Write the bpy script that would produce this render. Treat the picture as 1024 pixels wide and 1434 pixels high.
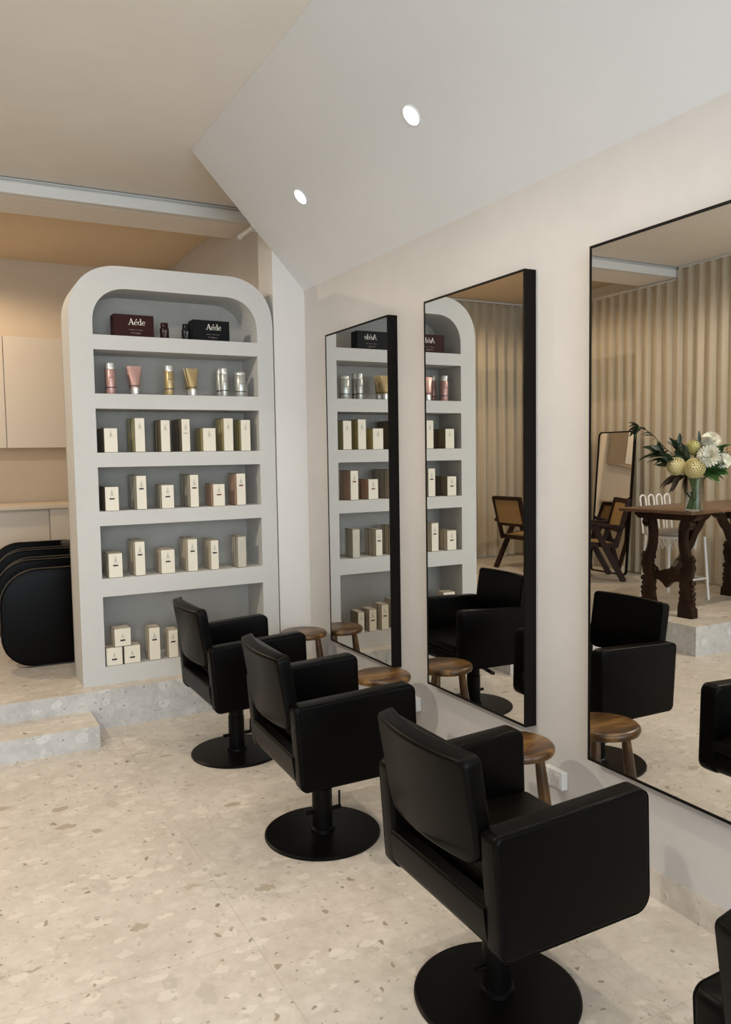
import bpy, bmesh, math, random
from mathutils import Vector, Matrix, Euler
from math import sin, cos, pi, radians as rad

for o in list(bpy.data.objects):
    bpy.data.objects.remove(o)
SC = bpy.context.scene
COL = SC.collection
random.seed(7)

# ---------------------------------------------------------------- camera
CAM_YAW, CAM_PITCH, CAM_ROLL = 0.4855, -0.0700, -0.0156
CAM_POS = Vector((-2.2066, 0.0, 1.6))
fw = Vector((sin(CAM_YAW) * cos(CAM_PITCH), cos(CAM_YAW) * cos(CAM_PITCH), sin(CAM_PITCH)))
rt = Vector((cos(CAM_YAW), -sin(CAM_YAW), 0))
up = rt.cross(fw)
R_ = rt * cos(CAM_ROLL) + up * sin(CAM_ROLL)
U_ = up * cos(CAM_ROLL) - rt * sin(CAM_ROLL)
cam_data = bpy.data.cameras.new('camera')
cam_data.sensor_fit = 'HORIZONTAL'
cam_data.sensor_width = 36
cam_data.lens = 1126.17 / 1024 * 36
cam_data.clip_start = 0.02
cam = bpy.data.objects.new('camera', cam_data)
COL.objects.link(cam)
M3 = Matrix((R_, U_, -fw)).transposed()
cam.matrix_world = Matrix.Translation(CAM_POS) @ M3.to_4x4()
SC.camera = cam

# ---------------------------------------------------------------- world, exposure, big lights
SC.view_settings.view_transform = 'Standard'
SC.view_settings.look = 'None'
SC.view_settings.gamma = 1
SC.view_settings.exposure = 0.0
try:
    SC.view_settings.use_curve_mapping = False
except Exception:
    pass
world = bpy.data.worlds.new('sky')
SC.world = world
world.use_nodes = True
bg = world.node_tree.nodes['Background']
bg.inputs[0].default_value = (0.72, 0.86, 1.0, 1)
bg.inputs[1].default_value = 1.0


def area(name, loc, target, sx, sy, power, col, spread=180):
    d = bpy.data.lights.new(name, 'AREA')
    d.shape = 'RECTANGLE'
    d.size, d.size_y = sx, sy
    d.energy = power
    d.color = col
    d.spread = rad(spread)
    o = bpy.data.objects.new(name, d)
    COL.objects.link(o)
    o.location = loc
    v = Vector(target) - Vector(loc)
    o.rotation_euler = v.to_track_quat('-Z', 'Y').to_euler()
    return o


def spot(name, loc, target, power, col, angle=110, blend=0.6, radius=0.04):
    d = bpy.data.lights.new(name, 'SPOT')
    d.energy = power
    d.color = col
    d.spot_size = rad(angle)
    d.spot_blend = blend
    d.shadow_soft_size = radius
    o = bpy.data.objects.new(name, d)
    COL.objects.link(o)
    o.location = loc
    v = Vector(target) - Vector(loc)
    o.rotation_euler = v.to_track_quat('-Z', 'Y').to_euler()
    return o


WARM = (1.0, 0.90, 0.77)
DAY = (0.77, 0.89, 1.0)
KIT = (1.0, 0.78, 0.54)
DAY_POWER = 268
DOWN_POWER = 30
DOWN_COL = (1.0, 0.84, 0.64)
KITCHEN_POWER = 98
KEY_POWER = 66
# daylight through the shop-front window behind the camera
area('window_daylight', (-2.4, -3.62, 1.75), (-2.4, 4, 1.5), 4.2, 2.6, DAY_POWER, DAY)

# ---------------------------------------------------------------- materials
def lin(c):
    c = c / 255
    return c / 12.92 if c <= 0.04045 else ((c + 0.055) / 1.055) ** 2.4


def rgb(r, g, b):
    return (lin(r), lin(g), lin(b), 1)


class NT:
    def __init__(self, name):
        self.m = bpy.data.materials.new(name)
        self.m.use_nodes = True
        self.t = self.m.node_tree
        self.b = self.t.nodes['Principled BSDF']

    def n(self, typ, **kw):
        nd = self.t.nodes.new(typ)
        for k, v in kw.items():
            if k.startswith('i_'):
                nd.inputs[k[2:].replace('_', ' ')].default_value = v
            else:
                setattr(nd, k, v)
        return nd

    def l(self, a, b):
        self.t.links.new(a, b)

    def math(self, op, a, b=None, clamp=False):
        nd = self.n('ShaderNodeMath', operation=op)
        nd.use_clamp = clamp
        for i, v in enumerate((a, b)):
            if v is None:
                continue
            if isinstance(v, (int, float)):
                nd.inputs[i].default_value = v
            else:
                self.l(v, nd.inputs[i])
        return nd.outputs[0]

    def mix(self, fac, a, b):
        nd = self.n('ShaderNodeMix', data_type='RGBA')
        for s, v in ((nd.inputs['Factor'], fac), (nd.inputs['A'], a), (nd.inputs['B'], b)):
            if isinstance(v, (int, float, tuple)):
                s.default_value = v
            else:
                self.l(v, s)
        # colour sockets are the third pair on the Mix node
        return nd

    def mixc(self, fac, a, b):
        nd = self.n('ShaderNodeMix', data_type='RGBA')
        sA = [s for s in nd.inputs if s.name == 'A' and s.type == 'RGBA'][0]
        sB = [s for s in nd.inputs if s.name == 'B' and s.type == 'RGBA'][0]
        sF = [s for s in nd.inputs if s.name == 'Factor' and s.type == 'VALUE'][0]
        for s, v in ((sF, fac), (sA, a), (sB, b)):
            if isinstance(v, (int, float, tuple)):
                s.default_value = v
            else:
                self.l(v, s)
        return [s for s in nd.outputs if s.type == 'RGBA'][0]

    def ramp(self, fac, stops):
        nd = self.n('ShaderNodeValToRGB')
        el = nd.color_ramp.elements
        while len(el) < len(stops):
            el.new(0.5)
        for e, (p, c) in zip(el, stops):
            e.position = p
            e.color = c
        self.l(fac, nd.inputs[0])
        return nd.outputs[0]

    def base(self, v, rough=0.5, metal=0.0, spec=0.5):
        if isinstance(v, tuple):
            self.b.inputs['Base Color'].default_value = v
        else:
            self.l(v, self.b.inputs['Base Color'])
        self.b.inputs['Roughness'].default_value = rough
        self.b.inputs['Metallic'].default_value = metal
        self.b.inputs['Specular IOR Level'].default_value = spec
        return self

    def bump(self, h, strength=0.2, dist=0.01):
        nd = self.n('ShaderNodeBump')
        nd.inputs['Strength'].default_value = strength
        nd.inputs['Distance'].default_value = dist
        self.l(h, nd.inputs['Height'])
        self.l(nd.outputs[0], self.b.inputs['Normal'])

    def pos(self):
        return self.n('ShaderNodeNewGeometry').outputs['Position']

    def objc(self):
        return self.n('ShaderNodeTexCoord').outputs['Object']

    def noise(self, vec, scale, detail=3, rough=0.5):
        nd = self.n('ShaderNodeTexNoise')
        nd.inputs['Scale'].default_value = scale
        nd.inputs['Detail'].default_value = detail
        nd.inputs['Roughness'].default_value = rough
        self.l(vec, nd.inputs['Vector'])
        return nd.outputs['Fac']

    def scale(self, vec, s):
        nd = self.n('ShaderNodeMapping')
        nd.inputs['Scale'].default_value = s
        self.l(vec, nd.inputs['Vector'])
        return nd.outputs[0]


def plain(name, col, rough=0.5, metal=0.0, spec=0.5, coat=0.0):
    m = NT(name)
    m.base(col, rough, metal, spec)
    if coat:
        m.b.inputs['Coat Weight'].default_value = coat
        m.b.inputs['Coat Roughness'].default_value = 0.15
    return m.m


def plaster(name, col, var=0.06, bump=0.12, rough=0.85):
    m = NT(name)
    p = m.pos()
    n1 = m.noise(p, 1.6, 5, 0.6)
    n2 = m.noise(p, 9, 4, 0.6)
    f = m.math('ADD', m.math('MULTIPLY', n1, 0.7), m.math('MULTIPLY', n2, 0.3))
    lo = tuple(c * (1 - var) for c in col[:3]) + (1,)
    hi = tuple(min(1, c * (1 + var)) for c in col[:3]) + (1,)
    m.base(m.ramp(f, [(0.3, lo), (0.7, hi)]), rough, 0, 0.25)
    m.bump(m.noise(p, 24, 5, 0.65), bump, 0.004)
    return m.m


def terrazzo(name, base_lo, base_hi, chip_dark, joints=False):
    m = NT(name)
    p = m.pos()
    dn = m.n('ShaderNodeTexNoise')
    dn.inputs['Scale'].default_value = 30
    dn.inputs['Detail'].default_value = 2
    m.l(p, dn.inputs['Vector'])
    wv = m.n('ShaderNodeVectorMath', operation='MULTIPLY_ADD')
    m.l(dn.outputs['Color'], wv.inputs[0])
    wv.inputs[1].default_value = (0.045, 0.045, 0.045)
    m.l(p, wv.inputs[2])
    pw = wv.outputs[0]
    f = m.math('ADD', m.math('MULTIPLY', m.noise(p, 3.2, 5, 0.65), 0.5), m.math('MULTIPLY', m.noise(p, 16, 5, 0.7), 0.5))
    col = m.ramp(f, [(0.34, base_lo), (0.66, base_hi)])

    def chips(col, vec, scale, keep, size, c1, c2, amount):
        v = m.n('ShaderNodeTexVoronoi')
        v.inputs['Scale'].default_value = scale
        v.inputs['Randomness'].default_value = 1
        m.l(vec, v.inputs['Vector'])
        sp = m.n('ShaderNodeSeparateColor')
        m.l(v.outputs['Color'], sp.inputs[0])
        sel = m.math('GREATER_THAN', sp.outputs[0], 1 - keep)
        rr = m.math('MULTIPLY', m.math('ADD', m.math('MULTIPLY', sp.outputs[1], 0.75), 0.3), size)
        dd = m.math('SUBTRACT', rr, v.outputs['Distance'])
        edge = m.math('MULTIPLY', dd, 14, True)
        mask = m.math('MULTIPLY', m.math('MULTIPLY', sel, edge), amount)
        cc = m.mixc(sp.outputs[2], c1, c2)
        return m.mixc(mask, col, cc)

    str1 = m.scale(pw, (1.0, 1.7, 1.3))
    str2 = m.scale(pw, (1.8, 1.0, 1.2))
    col = chips(col, str2, 6.5, 0.16, 0.42, tuple(c * 0.86 for c in base_lo[:3]) + (1,), base_hi, 0.6)
    col = chips(col, str1, 11, 0.5, 0.5, base_hi, tuple(min(1, c * 1.16) for c in base_hi[:3]) + (1,), 0.6)
    col = chips(col, str2, 17, 0.45, 0.5, base_lo, base_hi, 0.6)
    col = chips(col, str2, 34, 0.4, 0.5, tuple(c * 0.8 for c in base_lo[:3]) + (1,), base_hi, 0.55)
    col = chips(col, str1, 8.5, 0.10, 0.40, chip_dark, tuple(c * 1.4 for c in chip_dark[:3]) + (1,), 0.74)
    col = chips(col, str2, 19, 0.07, 0.38, tuple(c * 0.55 for c in chip_dark[:3]) + (1,), tuple(c * 1.3 for c in chip_dark[:3]) + (1,), 0.9)
    col = chips(col, str1, 44, 0.06, 0.42, tuple(c * 0.4 for c in chip_dark[:3]) + (1,), chip_dark, 0.75)
    if joints:
        sx = m.n('ShaderNodeSeparateXYZ')
        m.l(p, sx.inputs[0])
        tot = None
        for ax, off in ((0, 0.36), (1, 0.15)):
            fr = m.math('FRACT', m.math('DIVIDE', m.math('ADD', sx.outputs[ax], 10 + off), 0.9))
            ln = m.math('LESS_THAN', fr, 0.0035)
            tot = ln if tot is None else m.math('MAXIMUM', tot, ln)
        col = m.mixc(m.math('MULTIPLY', tot, 0.35), col, chip_dark)
    m.base(col, 0.42, 0, 0.35)
    return m.m


M = {}
M['wall'] = plaster('wall_plaster', (0.575, 0.555, 0.538, 1), 0.05)
M['white_wall'] = plaster('white_paint', (0.68, 0.655, 0.62, 1), 0.03, 0.05)
M['slope'] = plaster('ceiling_paint', (0.705, 0.712, 0.725, 1), 0.02, 0.03)
M['sand'] = plaster('warm_lit_paint', (0.82, 0.775, 0.715, 1), 0.04, 0.05)  # white ceiling paint with warm lamp light put into its colour
M['warm_shade'] = plaster('warm_shade_paint', (0.74, 0.60, 0.43, 1), 0.04, 0.05)  # rear ceiling: dim warm bounce light put into the paint colour
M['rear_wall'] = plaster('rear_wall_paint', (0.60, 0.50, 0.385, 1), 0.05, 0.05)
M['shelf'] = plaster('shelf_render', (0.54, 0.53, 0.505, 1), 0.03, 0.08)
M['niche_shade'] = plaster('niche_shade_render', (0.37, 0.35, 0.315, 1), 0.14, 0.12)  # same render as the shelf, darkened to carry the niche shade
M['beam_white'] = plain('beam_white', (0.72, 0.72, 0.70, 1), 0.5)
M['track_grey'] = plain('track_grey', (0.25, 0.25, 0.24, 1), 0.45, 0.3)
M['floor'] = terrazzo('terrazzo_floor', (0.47, 0.415, 0.35, 1), (0.645, 0.59, 0.52, 1), (0.31, 0.255, 0.185, 1), True)
M['riser'] = terrazzo('terrazzo_riser', (0.40, 0.385, 0.365, 1), (0.59, 0.575, 0.55, 1), (0.20, 0.23, 0.20, 1))
M['black_metal'] = plain('black_metal', (0.003, 0.0028, 0.0026, 1), 0.35, 0.0, 0.10)
M['frame_black'] = plain('frame_black', (0.006, 0.005, 0.004, 1), 0.5, 0.0, 0.1)
M['cream_paint'] = plain('cabinet_laminate', (0.60, 0.53, 0.44, 1), 0.45)
M['worktop'] = plain('worktop_stone', (0.62, 0.52, 0.40, 1), 0.4)
M['plug_white'] = plain('switch_plastic', (0.66, 0.65, 0.63, 1), 0.35)
M['plug_grey'] = plain('switch_shadow', (0.35, 0.34, 0.33, 1), 0.5)
M['white_wire'] = plain('white_enamel', (0.82, 0.80, 0.76, 1), 0.35)
M['grey_pad'] = plain('grey_vinyl', (0.36, 0.33, 0.29, 1), 0.5)

m = NT('mirror_silver')
m.base((0.80, 0.80, 0.785, 1), 0.0, 1.0)
M['mirror'] = m.m


def leather(name, col, rough):
    m = NT(name)
    p = m.objc()
    m.base(col, rough, 0, 0.075)
    m.bump(m.noise(p, 220, 3, 0.6), 0.07, 0.002)
    return m.m


M['leather'] = leather('black_leather', (0.0020, 0.0017, 0.0014, 1), 0.36)
M['leather_seat'] = leather('black_leather_seat', (0.004, 0.0033, 0.0024, 1), 0.42)


def wood(name, dark, mid, light, scale=9, rough=0.35, axis=(1, 6, 6), ring=0.3):
    m = NT(name)
    p = m.scale(m.objc(), axis)
    n = m.noise(p, scale, 6, 0.62)
    w = m.n('ShaderNodeTexWave', wave_type='RINGS')
    w.inputs['Scale'].default_value = scale * 0.35
    w.inputs['Distortion'].default_value = 7
    w.inputs['Detail'].default_value = 3
    m.l(p, w.inputs['Vector'])
    f = m.math('ADD', m.math('MULTIPLY', n, 1 - ring), m.math('MULTIPLY', w.outputs['Fac'], ring))
    m.base(m.ramp(f, [(0.3, dark), (0.5, mid), (0.78, light)]), rough, 0, 0.5)
    return m.m


M['stool_wood'] = wood('amber_wood', (0.022, 0.008, 0.002, 1), (0.085, 0.036, 0.008, 1), (0.33, 0.18, 0.05, 1), 4, 0.3, (1.2, 4, 1.2), 0.15)
M['table_wood'] = wood('walnut', (0.010, 0.004, 0.002, 1), (0.022, 0.009, 0.004, 1), (0.042, 0.018, 0.008, 1), 3, 0.38, (2, 2, 1), 0.05)
M['top_wood'] = wood('table_top_wood', (0.07, 0.032, 0.015, 1), (0.13, 0.066, 0.033, 1), (0.2, 0.11, 0.06, 1), 6, 0.28, (1, 5, 5), 0.1)
M['teak'] = wood('dark_teak', (0.012, 0.005, 0.003, 1), (0.025, 0.010, 0.005, 1), (0.040, 0.016, 0.007, 1), 4, 0.5, (1, 2, 2), 0.05)
for _k in ('teak', 'table_wood'):
    M[_k].node_tree.nodes['Principled BSDF'].inputs['Specular IOR Level'].default_value = 0.2


m = NT('woven_cane')
p = m.objc()
ck = m.n('ShaderNodeTexChecker')
ck.inputs['Scale'].default_value = 110
m.l(p, ck.inputs['Vector'])
m.base(m.mixc(ck.outputs['Fac'], (0.40, 0.26, 0.11, 1), (0.28, 0.17, 0.065, 1)), 0.6)
M['cane'] = m.m

m = NT('sheer_curtain')
p = m.pos()
sx = m.n('ShaderNodeSeparateXYZ')
m.l(p, sx.inputs[0])
f = m.noise(m.scale(p, (30, 30, 0.6)), 3, 3)
ccol = m.ramp(f, [(0.3, (0.66, 0.585, 0.46, 1)), (0.7, (0.76, 0.69, 0.565, 1))])
dif = m.n('ShaderNodeBsdfDiffuse')
trl = m.n('ShaderNodeBsdfTranslucent')
trn = m.n('ShaderNodeBsdfTransparent')
m.l(ccol, dif.inputs[0])
m.l(ccol, trl.inputs[0])
mx1 = m.n('ShaderNodeMixShader')
mx1.inputs[0].default_value = 0.35
m.l(dif.outputs[0], mx1.inputs[1])
m.l(trl.outputs[0], mx1.inputs[2])
mx2 = m.n('ShaderNodeMixShader')
mx2.inputs[0].default_value = 0.24
m.l(mx1.outputs[0], mx2.inputs[1])
m.l(trn.outputs[0], mx2.inputs[2])
m.l(mx2.outputs[0], m.t.nodes['Material Output'].inputs[0])
M['curtain'] = m.m

m = NT('lamp_lens')
m.base((1, 1, 1, 1), 0.4)
m.b.inputs['Emission Color'].default_value = (1, 0.93, 0.82, 1)
m.b.inputs['Emission Strength'].default_value = 9
M['lens'] = m.m

m = NT('clear_glass')
m.base((0.95, 0.98, 0.97, 1), 0.02)
m.b.inputs['Transmission Weight'].default_value = 1
m.b.inputs['IOR'].default_value = 1.3
M['glass'] = m.m
m = NT('water')
m.base((0.86, 0.94, 0.93, 1), 0.0)
m.b.inputs['Transmission Weight'].default_value = 1
m.b.inputs['IOR'].default_value = 1.2
M['water'] = m.m
M['stem'] = plain('stem_green', (0.10, 0.17, 0.04, 1), 0.5)
M['leaf_dark'] = plain('leaf_dark', (0.018, 0.035, 0.014, 1), 0.45)
M['leaf_bronze'] = plain('leaf_bronze', (0.045, 0.028, 0.018, 1), 0.45)
M['leaf_green'] = plain('leaf_green', (0.05, 0.12, 0.03, 1), 0.45)
M['petal_yellow'] = plain('petal_yellow', (0.92, 0.82, 0.46, 1), 0.6)
M['petal_core'] = plain('petal_core', (0.80, 0.69, 0.32, 1), 0.7)
M['petal_lime'] = plain('petal_lime', (0.70, 0.66, 0.28, 1), 0.6)
M['petal_white'] = plain('petal_white', (0.85, 0.83, 0.72, 1), 0.6)
M['petal_peach'] = plain('petal_peach', (0.8, 0.55, 0.33, 1), 0.6)
M['branch'] = plain('branch_brown', (0.05, 0.03, 0.015, 1), 0.6)
M['foliage_out'] = plain('garden_green', (0.10, 0.13, 0.06, 1), 0.8)
M['rail_dark'] = plain('window_rail', (0.05, 0.045, 0.035, 1), 0.5)


def carton(name, face, edge=(0.035, 0.025, 0.015, 1), stripes=False, metal=0.0):
    """paper carton: printed dark line along every edge"""
    m = NT(name)
    g = m.n('ShaderNodeTexCoord').outputs['Generated']
    s = m.n('ShaderNodeSeparateXYZ')
    m.l(g, s.inputs[0])
    tot = None
    for i, w in ((0, 0.028), (1, 0.045), (2, 0.014)):
        a = m.math('MINIMUM', s.outputs[i], m.math('SUBTRACT', 1, s.outputs[i]))
        e = m.math('LESS_THAN', a, w)
        tot = e if tot is None else m.math('ADD', tot, e)
    edgef = m.math('GREATER_THAN', tot, 1.5)
    c = m.mixc(edgef, face, edge)
    m.base(c, 0.45 if not metal else 0.35, metal)
    return m.m


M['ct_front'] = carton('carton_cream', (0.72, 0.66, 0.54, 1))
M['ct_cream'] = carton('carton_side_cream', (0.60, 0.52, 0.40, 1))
M['ct_gold'] = carton('carton_side_gold', (0.56, 0.47, 0.22, 1), metal=0.1)
M['ct_olive'] = carton('carton_side_olive', (0.46, 0.41, 0.19, 1), metal=0.1)
M['ct_brown'] = carton('carton_side_brown', (0.19, 0.145, 0.09, 1))
M['ct_grey'] = carton('carton_side_grey', (0.44, 0.40, 0.32, 1))
M['ct_coral'] = carton('carton_side_coral', (0.52, 0.34, 0.24, 1))
M['ct_ashen'] = carton('carton_ashen', (0.50, 0.46, 0.37, 1))
M['ink'] = plain('label_ink', (0.012, 0.009, 0.008, 1), 0.5)
M['ink_red'] = plain('label_ink_red', (0.16, 0.02, 0.015, 1), 0.5)
M['emblem'] = plain('emblem_grey', (0.46, 0.43, 0.36, 1), 0.5)
M['brown_box'] = plain('brown_card', (0.030, 0.0075, 0.006, 1), 0.5, 0, 0.12)
M['black_box'] = plain('black_card', (0.005, 0.005, 0.006, 1), 0.5, 0, 0.12)
M['print_white'] = plain('print_white', (0.80, 0.75, 0.68, 1), 0.5)
M['print_dim'] = plain('print_dim', (0.16, 0.13, 0.12, 1), 0.5)
M['jar_brown'] = plain('amber_jar', (0.02, 0.006, 0.006, 1), 0.25, 0, 0.2)
M['jar_black'] = plain('black_jar', (0.006, 0.007, 0.009, 1), 0.25, 0, 0.2)
M['pink'] = plain('pink_metal', (0.46, 0.27, 0.235, 1), 0.32, 0.4)
M['gold'] = plain('gold_metal', (0.42, 0.31, 0.15, 1), 0.32, 0.45)
M['silver'] = plain('silver_metal', (0.44, 0.44, 0.40, 1), 0.3, 0.5)
M['cap_silver'] = plain('cap_silver', (0.70, 0.69, 0.66, 1), 0.25, 0.6)
M['band_dark'] = plain('band_dark', (0.03, 0.025, 0.025, 1), 0.4)

# ---------------------------------------------------------------- mesh helpers
def finish(name, bm, mats, parent=None, smooth=False, loc=None, recalc=True):
    if recalc:
        bmesh.ops.recalc_face_normals(bm, faces=bm.faces[:])
    me = bpy.data.meshes.new(name)
    bm.to_mesh(me)
    bm.free()
    if not isinstance(mats, (list, tuple)):
        mats = [mats]
    for x in mats:
        me.materials.append(x)
    if smooth:
        me.shade_smooth()
        if smooth != 'all':
            try:
                me.set_sharp_from_angle(angle=rad(smooth if smooth is not True else 40))
            except Exception:
                pass
    o = bpy.data.objects.new(name, me)
    COL.objects.link(o)
    if parent:
        o.parent = parent
    if loc is not None:
        o.location = loc
    return o


def B():
    return bmesh.new()


def add_box(bm, x0, x1, y0, y1, z0, z1, bevel=0.0, seg=2, mat=0):
    r = bmesh.ops.create_cube(bm, size=1)
    vs = r['verts']
    for v in vs:
        v.co = Vector(((x0 + x1) / 2 + v.co.x * (x1 - x0), (y0 + y1) / 2 + v.co.y * (y1 - y0), (z0 + z1) / 2 + v.co.z * (z1 - z0)))
    fs = set(f for v in vs for f in v.link_faces)
    for f in fs:
        f.material_index = mat
    if bevel:
        es = list(set(e for v in vs for e in v.link_edges))
        bmesh.ops.bevel(bm, geom=es, offset=bevel, segments=seg, profile=0.5, affect='EDGES')
    return vs


def add_prism(bm, pts, fn0, fn1, mat=0, bevel=0.0, seg=2):
    """closed 2D outline swept from fn0(p) to fn1(p)"""
    a = [bm.verts.new(fn0(p)) for p in pts]
    b = [bm.verts.new(fn1(p)) for p in pts]
    fs = [bm.faces.new(a), bm.faces.new(list(reversed(b)))]
    n = len(pts)
    for i in range(n):
        fs.append(bm.faces.new((a[i], b[i], b[(i + 1) % n], a[(i + 1) % n])))
    for f in fs:
        f.material_index = mat
    if bevel:
        es = list(set(list(fs[0].edges) + list(fs[1].edges)))
        bmesh.ops.bevel(bm, geom=es, offset=bevel, segments=seg, profile=0.5, affect='EDGES')


def inset(pts, d):
    out = []
    N = len(pts)
    area2 = sum(pts[i - 1][0] * pts[i][1] - pts[i][0] * pts[i - 1][1] for i in range(N))
    sg = 1 if area2 > 0 else -1
    for i in range(N):
        a, p, c = Vector(pts[i - 1]), Vector(pts[i]), Vector(pts[(i + 1) % N])
        n1 = Vector((-(p - a).y, (p - a).x)).normalized() * sg
        n2 = Vector((-(c - p).y, (c - p).x)).normalized() * sg
        m_ = (n1 + n2).normalized()
        out.append(tuple(p + m_ * (d / max(0.5, m_.dot(n1)))))
    return out


def add_pillow(bm, pts, fn, depth, r, seg=4):
    """slab with a soft rounded rim: fn(p, t) maps outline point and depth to space"""
    rings = []
    steps = [(r * (1 - sin(pi / 2 * k / seg)), r * (1 - cos(pi / 2 * k / seg))) for k in range(seg + 1)]
    for ins, t in steps:
        rings.append([bm.verts.new(fn(p, t)) for p in inset(pts, ins)])
    for ins, t in reversed(steps):
        rings.append([bm.verts.new(fn(p, depth - t)) for p in inset(pts, ins)])
    n = len(pts)
    for a, b in zip(rings, rings[1:]):
        for k in range(n):
            bm.faces.new((a[k], a[(k + 1) % n], b[(k + 1) % n], b[k]))
    bm.faces.new(rings[0][::-1])
    bm.faces.new(rings[-1])


def rounded(pts, radii, n=6):
    """round the corners of a polygon"""
    out = []
    N = len(pts)
    for i in range(N):
        p = Vector(pts[i])
        a = Vector(pts[i - 1])
        c = Vector(pts[(i + 1) % N])
        r = radii[i] if isinstance(radii, (list, tuple)) else radii
        if r <= 0:
            out.append(tuple(p))
            continue
        u = (a - p).normalized()
        w = (c - p).normalized()
        ang = u.angle(w)
        d = r / math.tan(ang / 2)
        p0 = p + u * d
        p1 = p + w * d
        ctr = p + (u + w).normalized() * (r / sin(ang / 2))
        v0 = p0 - ctr
        v1 = p1 - ctr
        a0 = math.atan2(v0.y, v0.x)
        a1 = math.atan2(v1.y, v1.x)
        da = (a1 - a0 + pi) % (2 * pi) - pi
        for k in range(n + 1):
            t = a0 + da * k / n
            out.append((ctr.x + r * cos(t), ctr.y + r * sin(t)))
    return out


def add_tube(bm, pts, r, n=10, mat=0, caps=True):
    pts = [Vector(p) for p in pts]
    rs = r if isinstance(r, (list, tuple)) else [r] * len(pts)
    rings = []
    prev = None
    for i, p in enumerate(pts):
        if i == 0:
            t = pts[1] - p
        elif i == len(pts) - 1:
            t = p - pts[i - 1]
        else:
            t = (pts[i + 1] - p).normalized() + (p - pts[i - 1]).normalized()
        t = t.normalized()
        if prev is None:
            ref = Vector((0, 0, 1)) if abs(t.z) < 0.9 else Vector((1, 0, 0))
            u = t.cross(ref).normalized()
        else:
            u = (prev - t * prev.dot(t)).normalized()
        prev = u
        w = t.cross(u)
        rings.append([bm.verts.new(p + (u * cos(2 * pi * k / n) + w * sin(2 * pi * k / n)) * rs[i]) for k in range(n)])
    for a, b in zip(rings, rings[1:]):
        for k in range(n):
            f = bm.faces.new((a[k], a[(k + 1) % n], b[(k + 1) % n], b[k]))
            f.material_index = mat
    if caps:
        bm.faces.new(list(reversed(rings[0]))).material_index = mat
        bm.faces.new(rings[-1]).material_index = mat


def add_lathe(bm, prof, n=32, ctr=(0, 0, 0), mat=0, mats=None):
    """profile of (r, z) from bottom to top"""
    c = Vector(ctr)
    rings = []
    for r, z in prof:
        if r < 1e-6:
            rings.append([bm.verts.new(c + Vector((0, 0, z)))])
        else:
            rings.append([bm.verts.new(c + Vector((r * cos(2 * pi * k / n), r * sin(2 * pi * k / n), z))) for k in range(n)])
    for i, (a, b) in enumerate(zip(rings, rings[1:])):
        for k in range(n):
            k2 = (k + 1) % n
            if len(a) == 1 and len(b) == 1:
                continue
            if len(a) == 1:
                f = bm.faces.new((a[0], b[k2], b[k]))
            elif len(b) == 1:
                f = bm.faces.new((a[k], a[k2], b[0]))
            else:
                f = bm.faces.new((a[k], a[k2], b[k2], b[k]))
            f.material_index = mats[i] if mats else mat


def add_bar(bm, p0, p1, w, h, upv=(0, 0, 1), bevel=0.0):
    """rectangular bar between two points; w across, h along upv"""
    p0, p1 = Vector(p0), Vector(p1)
    t = (p1 - p0).normalized()
    u = Vector(upv)
    s = t.cross(u)
    if s.length < 1e-4:
        s = t.cross(Vector((1, 0, 0)))
    s.normalize()
    u = s.cross(t).normalized()
    vs = []
    for p in (p0, p1):
        for a, b in ((-1, -1), (1, -1), (1, 1), (-1, 1)):
            vs.append(bm.verts.new(p + s * (a * w / 2) + u * (b * h / 2)))
    fs = [bm.faces.new(vs[0:4][::-1]), bm.faces.new(vs[4:8])]
    for k in range(4):
        fs.append(bm.faces.new((vs[k], vs[(k + 1) % 4], vs[4 + (k + 1) % 4], vs[4 + k])))
    if bevel:
        es = list(set(e for f in fs for e in f.edges))
        bmesh.ops.bevel(bm, geom=es, offset=bevel, segments=2, profile=0.5, affect='EDGES')


def thing(name, label, cat, loc=(0, 0, 0), rotz=0.0, group=None):
    o = bpy.data.objects.new(name, None)
    o.empty_display_size = 0.05
    COL.objects.link(o)
    o.location = loc
    o.rotation_euler = (0, 0, rotz)
    tag(o, label, cat, group)
    return o


def tag(o, label=None, cat=None, group=None, kind=None):
    if label:
        o['label'] = label
    if cat:
        o['category'] = cat
    if group:
        o['group'] = group
    if kind:
        o['kind'] = kind
    return o


def struct(name, bm, mat, label, cat, smooth=False):
    o = finish(name, bm, mat, smooth=smooth)
    o['kind'] = 'structure'
    o['label'] = label
    o['category'] = cat
    return o


def dup(root, loc, rotz, label=None):
    kids = [c for c in bpy.data.objects if c.parent == root]
    r = root.copy()
    COL.objects.link(r)
    r.location = loc
    r.rotation_euler = (0, 0, rotz)
    if label:
        r['label'] = label
    for ch in kids:
        c = ch.copy()
        COL.objects.link(c)
        c.parent = r
        for g in [q for q in bpy.data.objects if q.parent == ch]:
            d = g.copy()
            COL.objects.link(d)
            d.parent = c
    return r


def box_struct(name, b, mat, label, cat):
    bm = B()
    add_box(bm, *b)
    return struct(name, bm, mat, label, cat)


# ---------------------------------------------------------------- setting
PH = 0.2325          # raised floor
YP = 4.886           # its front edge by the shelf
XL = -4.98           # left wall
YB = 8.66            # back wall
YF = -3.5            # shop front
CZ = 3.50            # flat ceiling
CZB = 3.56           # ceiling past the beam

box_struct('floor', (XL - 0.2, 0.2, YF - 0.2, YB + 0.2, -0.12, 0.0), M['floor'], 'pale terrazzo floor with beige and brown stone chips', 'floor')


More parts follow.
